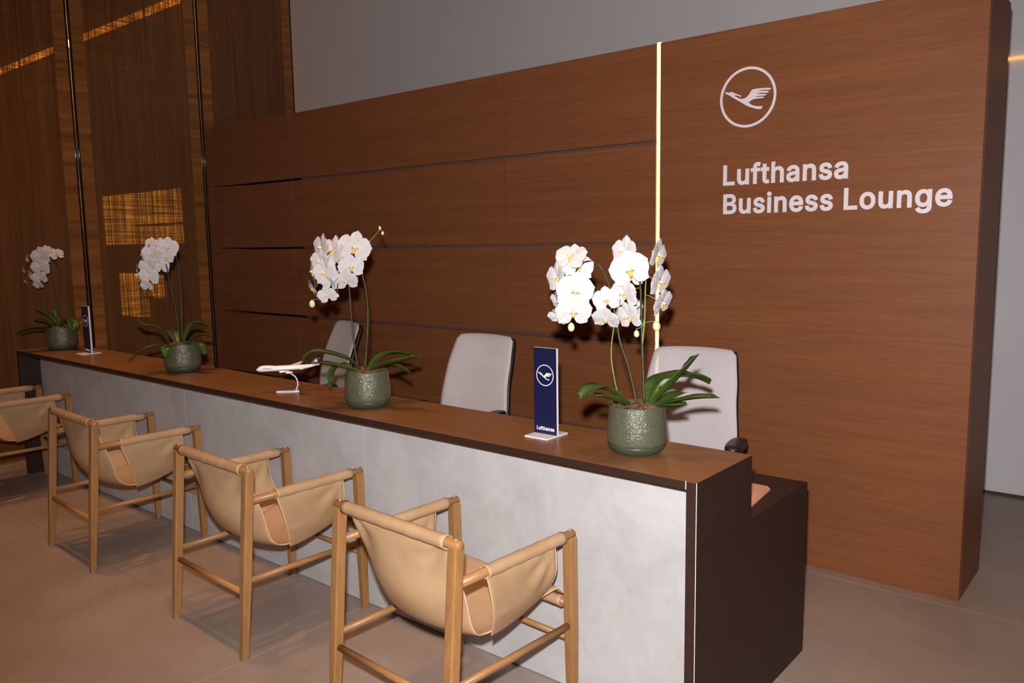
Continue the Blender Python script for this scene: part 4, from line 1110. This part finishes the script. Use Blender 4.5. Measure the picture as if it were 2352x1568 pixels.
def lip_mesh():
    m = MB()
    for sg in (-1, 1):
        m.grid(lambda u, t, sg=sg: (sg * (0.05 + 0.17 * math.sin(math.pi * t * 0.9)) * (0.4 + 0.6 * u), -0.05 - 0.14 * t + 0.10 * u, 0.10 + 0.24 * u * math.sin(math.pi * (0.15 + 0.8 * t))), 5, 6)
    m.grid(lambda u, t: ((u * 2 - 1) * 0.11 * (1.15 - 0.9 * t ** 2), -0.08 - 0.30 * t, 0.10 + 0.26 * t - 0.26 * t * t - 0.10 * (u * 2 - 1) ** 2), 6, 8)
    o = m.build('lip', MT['lip'], None, smooth=True)
    COL.objects.unlink(o)
    m = MB().tube([(0, 0.04, 0.0), (0, 0.03, 0.14), (0, 0.0, 0.25), (0, -0.02, 0.28)], [0.05, 0.065, 0.075, 0.03], 10)
    o2 = m.build('column', MT['column'], None, smooth=True)
    COL.objects.unlink(o2)
    return o.data, o2.data


ME_LIP, ME_COL = lip_mesh()
bo = MB().lathe([(0.0, -1.0), (0.30, -0.93), (0.62, -0.65), (0.75, -0.15), (0.66, 0.40), (0.38, 0.82), (0.0, 1.0)], 16).build('bud', MT['bud'], None, smooth=True)
COL.objects.unlink(bo)
ME_BUD = bo.data


def link(name, me, parent, mat4):
    o = bpy.data.objects.new(name, me)
    COL.objects.link(o)
    o.parent = parent
    o.matrix_local = mat4
    return o


def frame(normal, roll):
    n = Vector(normal).normalized()
    up = Vector((0, 0, 1))
    x = up.cross(n)
    if x.length < 1e-3:
        x = Vector((1, 0, 0))
    x.normalize()
    y = n.cross(x)
    r = Matrix((x, y, n)).transposed().to_4x4()
    return r @ Matrix.Rotation(roll, 4, 'Z')


def flower(root, pos, normal, size, roll, openness=1.0):
    m = MB().tube([(0, 0, -0.22), (0, 0, 0.02)], [0.05, 0.09], 8)
    fo = m.build('flower', MT['column'], root, smooth=True)
    fo.matrix_local = Matrix.Translation(Vector(pos)) @ frame(normal, roll) @ Matrix.Scale(size, 4)
    tilt = math.radians(10 + 55 * (1 - openness))
    for ang in (0, 128, -128):
        link('petal', ME_SEP, fo, Matrix.Rotation(math.radians(ang + random.uniform(-5, 5)), 4, 'Z') @ Matrix.Translation((0, 0.03, -0.03)) @ Matrix.Rotation(tilt * 0.6 + random.uniform(-.06, .06), 4, 'X'))
    for sg in (-1, 1):
        link('petal', ME_PET, fo, Matrix.Rotation(math.radians(sg * (76 + random.uniform(-5, 5))), 4, 'Z') @ Matrix.Translation((0, 0.04, 0.02)) @ Matrix.Rotation(tilt + random.uniform(-.08, .08), 4, 'X'))
    if openness > 0.55:
        link('lip', ME_LIP, fo, Matrix.Identity(4))
        link('column', ME_COL, fo, Matrix.Identity(4))
    return fo


def leaf(root, pts, width):
    path = catmull(pts, 7)
    n = len(path) - 1
    side0 = None

    def fn(u, t):
        k = t * n
        i = min(int(k), n - 1)
        p = path[i].lerp(path[i + 1], k - i)
        d = (path[min(i + 1, n)] - path[max(i - 1, 0)])
        s = d.cross(Vector((0, 0, 1)))
        if s.length < 1e-4:
            s = Vector((1, 0, 0))
        s.normalize()
        nn = s.cross(d).normalized()
        q = u * 2 - 1
        w = 1.3 * width * lerp_tab([(0, 0.34), (0.25, 0.72), (0.62, 1.0), (0.88, 0.74), (1.0, 0.06)], t)
        return p + s * q * w + nn * (abs(q) * w * 0.42)
    return MB().grid(fn, 6, 26).build('leaf', MT['leaf'], root, smooth=True, thick=0.0022)


def pot(root):
    prof = [(0.001, 0.034), (0.113, 0.034), (0.1175, 0.050), (0.1185, 0.075), (0.1165, 0.110), (0.1120, 0.150), (0.1085, 0.182),
            (0.1075, 0.188), (0.1045, 0.190), (0.1025, 0.186), (0.1050, 0.150), (0.1050, 0.120), (0.001, 0.118)]
    p = MB().lathe(prof, 56).build('pot', MT['glaze'], root, smooth=True)
    base = [(0.001, 0.0), (0.082, 0.0), (0.090, 0.003), (0.103, 0.014), (0.1115, 0.027), (0.1148, 0.0365), (0.1130, 0.037), (0.10, 0.036), (0.001, 0.035)]
    MB().lathe(base, 56).build('pot_base', MT['glaze_base'], p, smooth=True)
    rr = random.Random(5)
    rows = []
    prof = []
    m = MB()
    n = 40
    v, f = [], []
    for i in range(9):
        r = 0.1035 * i / 8
        for k in range(n):
            w = 2 * math.pi * k / n
            v.append((r * math.cos(w), r * math.sin(w), 0.186 + 0.012 * (1 - (i / 8) ** 2) + rr.uniform(-0.004, 0.006) * (1 if i else 0)))
    for i in range(8):
        for k in range(n):
            f.append((i * n + k, i * n + (k + 1) % n, (i + 1) * n + (k + 1) % n, (i + 1) * n + k))
    m.add(v, f).build('moss', MT['moss'], root)


for od in ORCHIDS:
    root = tag(empty('potted_orchid', od['loc']), od['label'], 'orchid', 'potted white orchids on the counter')
    pot(root)
    for st in od['stems']:
        path = catmull(st['p'], 7)
        k = len(path)
        MB().tube(path, [st['r'] * (1 - 0.35 * i / k) for i in range(k)], 8).build('stem', MT['stem_green' if st['g'] else 'stem'], root, smooth=True)
    for lf in od['leaves']:
        leaf(root, lf['p'], lf['w'])
    for fw in od['flowers']:
        flower(root, fw['p'], fw['n'], fw['s'], fw['roll'], fw['o'])
        a_, b_ = Vector(fw['p']), Vector(fw['at'])
        n_ = Vector(fw['n'])
        MB().tube(catmull([b_, a_.lerp(b_, 0.45) - n_ * 0.02 + Vector((0, 0, 0.006)), a_ - n_ * 0.2 * fw['s']], 4), 0.0020, 6).build('flower_stalk', MT['stem_green'], root, smooth=True)
    for bd in od['buds']:
        o = link('bud', ME_BUD, root, Matrix.Translation(Vector(bd['p'])) @ Matrix.Rotation(bd['tilt'], 4, 'X') @ Matrix.Scale(bd['s'], 4))
        a_, b_ = Vector(bd['p']), Vector(bd['at'])
        MB().tube(catmull([b_, a_.lerp(b_, 0.5) + Vector((0, 0, 0.012)), a_ + Vector((0, 0, bd['s'] * 0.8))], 4), 0.0018, 6).build('flower_stalk', MT['stem_green'], root, smooth=True)

# ------------------------------------------------------------------ model airplane on its stand
pl = tag(empty('model_airplane', (-2.650, 0.205, 1.0515), math.atan2(-0.819, -0.574)),
         'white model airplane with navy tail on a curved stand', 'model airplane')
# local +X is the nose direction, fuselage axis at z = 0.150
ZF = 0.148
N = 26
pts, rad = [], []
for k in range(N + 1):
    t = k / N
    x = 0.186 - 0.372 * t
    if t < 0.12:
        r = 0.0168 * math.sqrt(max(0.0, 1 - ((0.12 - t) / 0.12) ** 2))
    elif t < 0.62:
        r = 0.0168
    else:
        r = 0.0168 * (1 - ((t - 0.62) / 0.38) ** 1.5 * 0.88)
    z = ZF + (0.012 * ((t - 0.62) / 0.38) ** 1.6 if t > 0.62 else -0.003 * max(0, (0.12 - t) / 0.12))
    pts.append((x, 0, z))
    rad.append(max(r, 0.0006))
MB().tube(pts, rad, 18).build('fuselage', MT['white'], pl, smooth=True)
hump, hr = [], []
for k in range(13):
    t = k / 12
    hump.append((0.172 - 0.115 * t, 0, ZF + 0.0085))
    hr.append(0.0012 + 0.0118 * math.sin(math.pi * t ** 0.7) ** 0.55)
MB().tube(hump, hr, 14).build('upper_deck', MT['white'], pl, smooth=True)


def wing(name, root_le, root_te, tip_le, tip_te, th, mat, parent=pl):
    A, B, C_, D = [Vector(p) for p in (root_le, tip_le, tip_te, root_te)]
    nrm = (B - A).cross(D - A).normalized()
    v, f = [], []
    for a, d, tt in ((A, D, th), (B, C_, th * 0.3)):
        for s in (0.0, 0.12, 0.45, 1.0):
            h = tt * (0.0 if s in (0.0, 1.0) else (0.5 if s == 0.12 else 0.42))
            q = a.lerp(d, s)
            v += [q + nrm * h, q - nrm * h]
    for i in range(3):
        for o_ in (0, 1):
            f.append((i * 2 + o_, i * 2 + 2 + o_, 8 + i * 2 + 2 + o_, 8 + i * 2 + o_))
    f += [(0, 2, 4, 6, 7, 5, 3, 1), (8, 9, 11, 13, 15, 14, 12, 10)]
    return MB().add(v, f).build(name, mat, parent, smooth=False)


for s in (-1, 1):
    w = wing('wing', (0.060, s * 0.008, ZF - 0.009), (-0.030, s * 0.008, ZF - 0.009), (-0.070, s * 0.165, ZF + 0.012), (-0.092, s * 0.165, ZF + 0.012), 0.008, MT['white'])
    for yy, xx in ((0.058, 0.035), (0.105, -0.005)):
        MB().tube([(xx + 0.016, s * yy, ZF - 0.014), (xx + 0.010, s * yy, ZF - 0.014), (xx - 0.014, s * yy, ZF - 0.013), (xx - 0.022, s * yy, ZF - 0.012)], [0.0055, 0.0068, 0.0058, 0.003], 12).build('engine', MT['white'], w, smooth=True)
    wing('tailplane', (-0.140, s * 0.003, ZF + 0.010), (-0.172, s * 0.003, ZF + 0.011), (-0.176, s * 0.058, ZF + 0.016), (-0.190, s * 0.058, ZF + 0.016), 0.004, MT['white'])
tail = wing('tail_fin', (-0.118, 0, ZF + 0.012), (-0.172, 0, ZF + 0.013), (-0.176, 0, ZF + 0.066), (-0.198, 0, ZF + 0.066), 0.005, MT['navy'])
for s in (-1, 1):
    disc = [(0.0098 * math.cos(2 * math.pi * k / 24), 0.0098 * math.sin(2 * math.pi * k / 24)) for k in range(24)]
    MB().slab([disc], lambda x, z, d, s=s: (-0.165 + x, s * (0.0022 + d), ZF + 0.034 + z), 0.0006).build('tail_disc', MT['yellow'], tail)
    letters('lettering', 'Lufthansa', 0.050, 0.0085, lambda x, z, d, s=s: ((0.098 + x if s < 0 else 0.148 - x), s * (0.0163 + d), ZF + 0.000 + z), 0.0006, MT['navy'], pl)
arm = catmull([(-0.040, 0, 0.010), (-0.052, 0, 0.040), (-0.046, 0, 0.080), (-0.020, 0, 0.108), (0.012, 0, 0.120), (0.036, 0, 0.128)], 6)
MB().tube(arm, 0.0075, 10, flat=0.55).build('stand_arm', MT['white'], pl, smooth=True)
MB().slab([[(-0.058, -0.026), (-0.020, -0.030), (0.072, -0.010), (0.078, 0.0), (0.072, 0.010), (-0.020, 0.030), (-0.058, 0.026)]], lambda x, y, d: (x, y, d), 0.009).build('stand_base', MT['white'], pl, bevel=0.002)
MB().box(-0.006, 0.050, -0.009, 0.009, 0.124, 0.134).build('cradle', MT['steel'], pl, bevel=0.002)

pl.scale = (0.94, 0.94, 0.94)

# ------------------------------------------------------------------ papers on the staff side
pf = tag(empty('paper_folder', (-0.20, 0.72, 0.7960)), 'peach paper folder lying on the lower staff worktop', 'folder')
rc = [(-0.17, -0.15), (0.135, -0.15), (0.148, -0.137), (0.120, 0.125), (0.108, 0.138), (-0.17, 0.138)]
MB().slab([rc], lambda x, y, d: (x, y, d), 0.012).build('folder_cover', MT['paper'], pf, bevel=0.002)
MB().slab([[(x * 0.96, y * 0.96) for x, y in rc]], lambda x, y, d: (x, y, 0.0122 + d), 0.005).build('sheets', MT['paper'], pf)
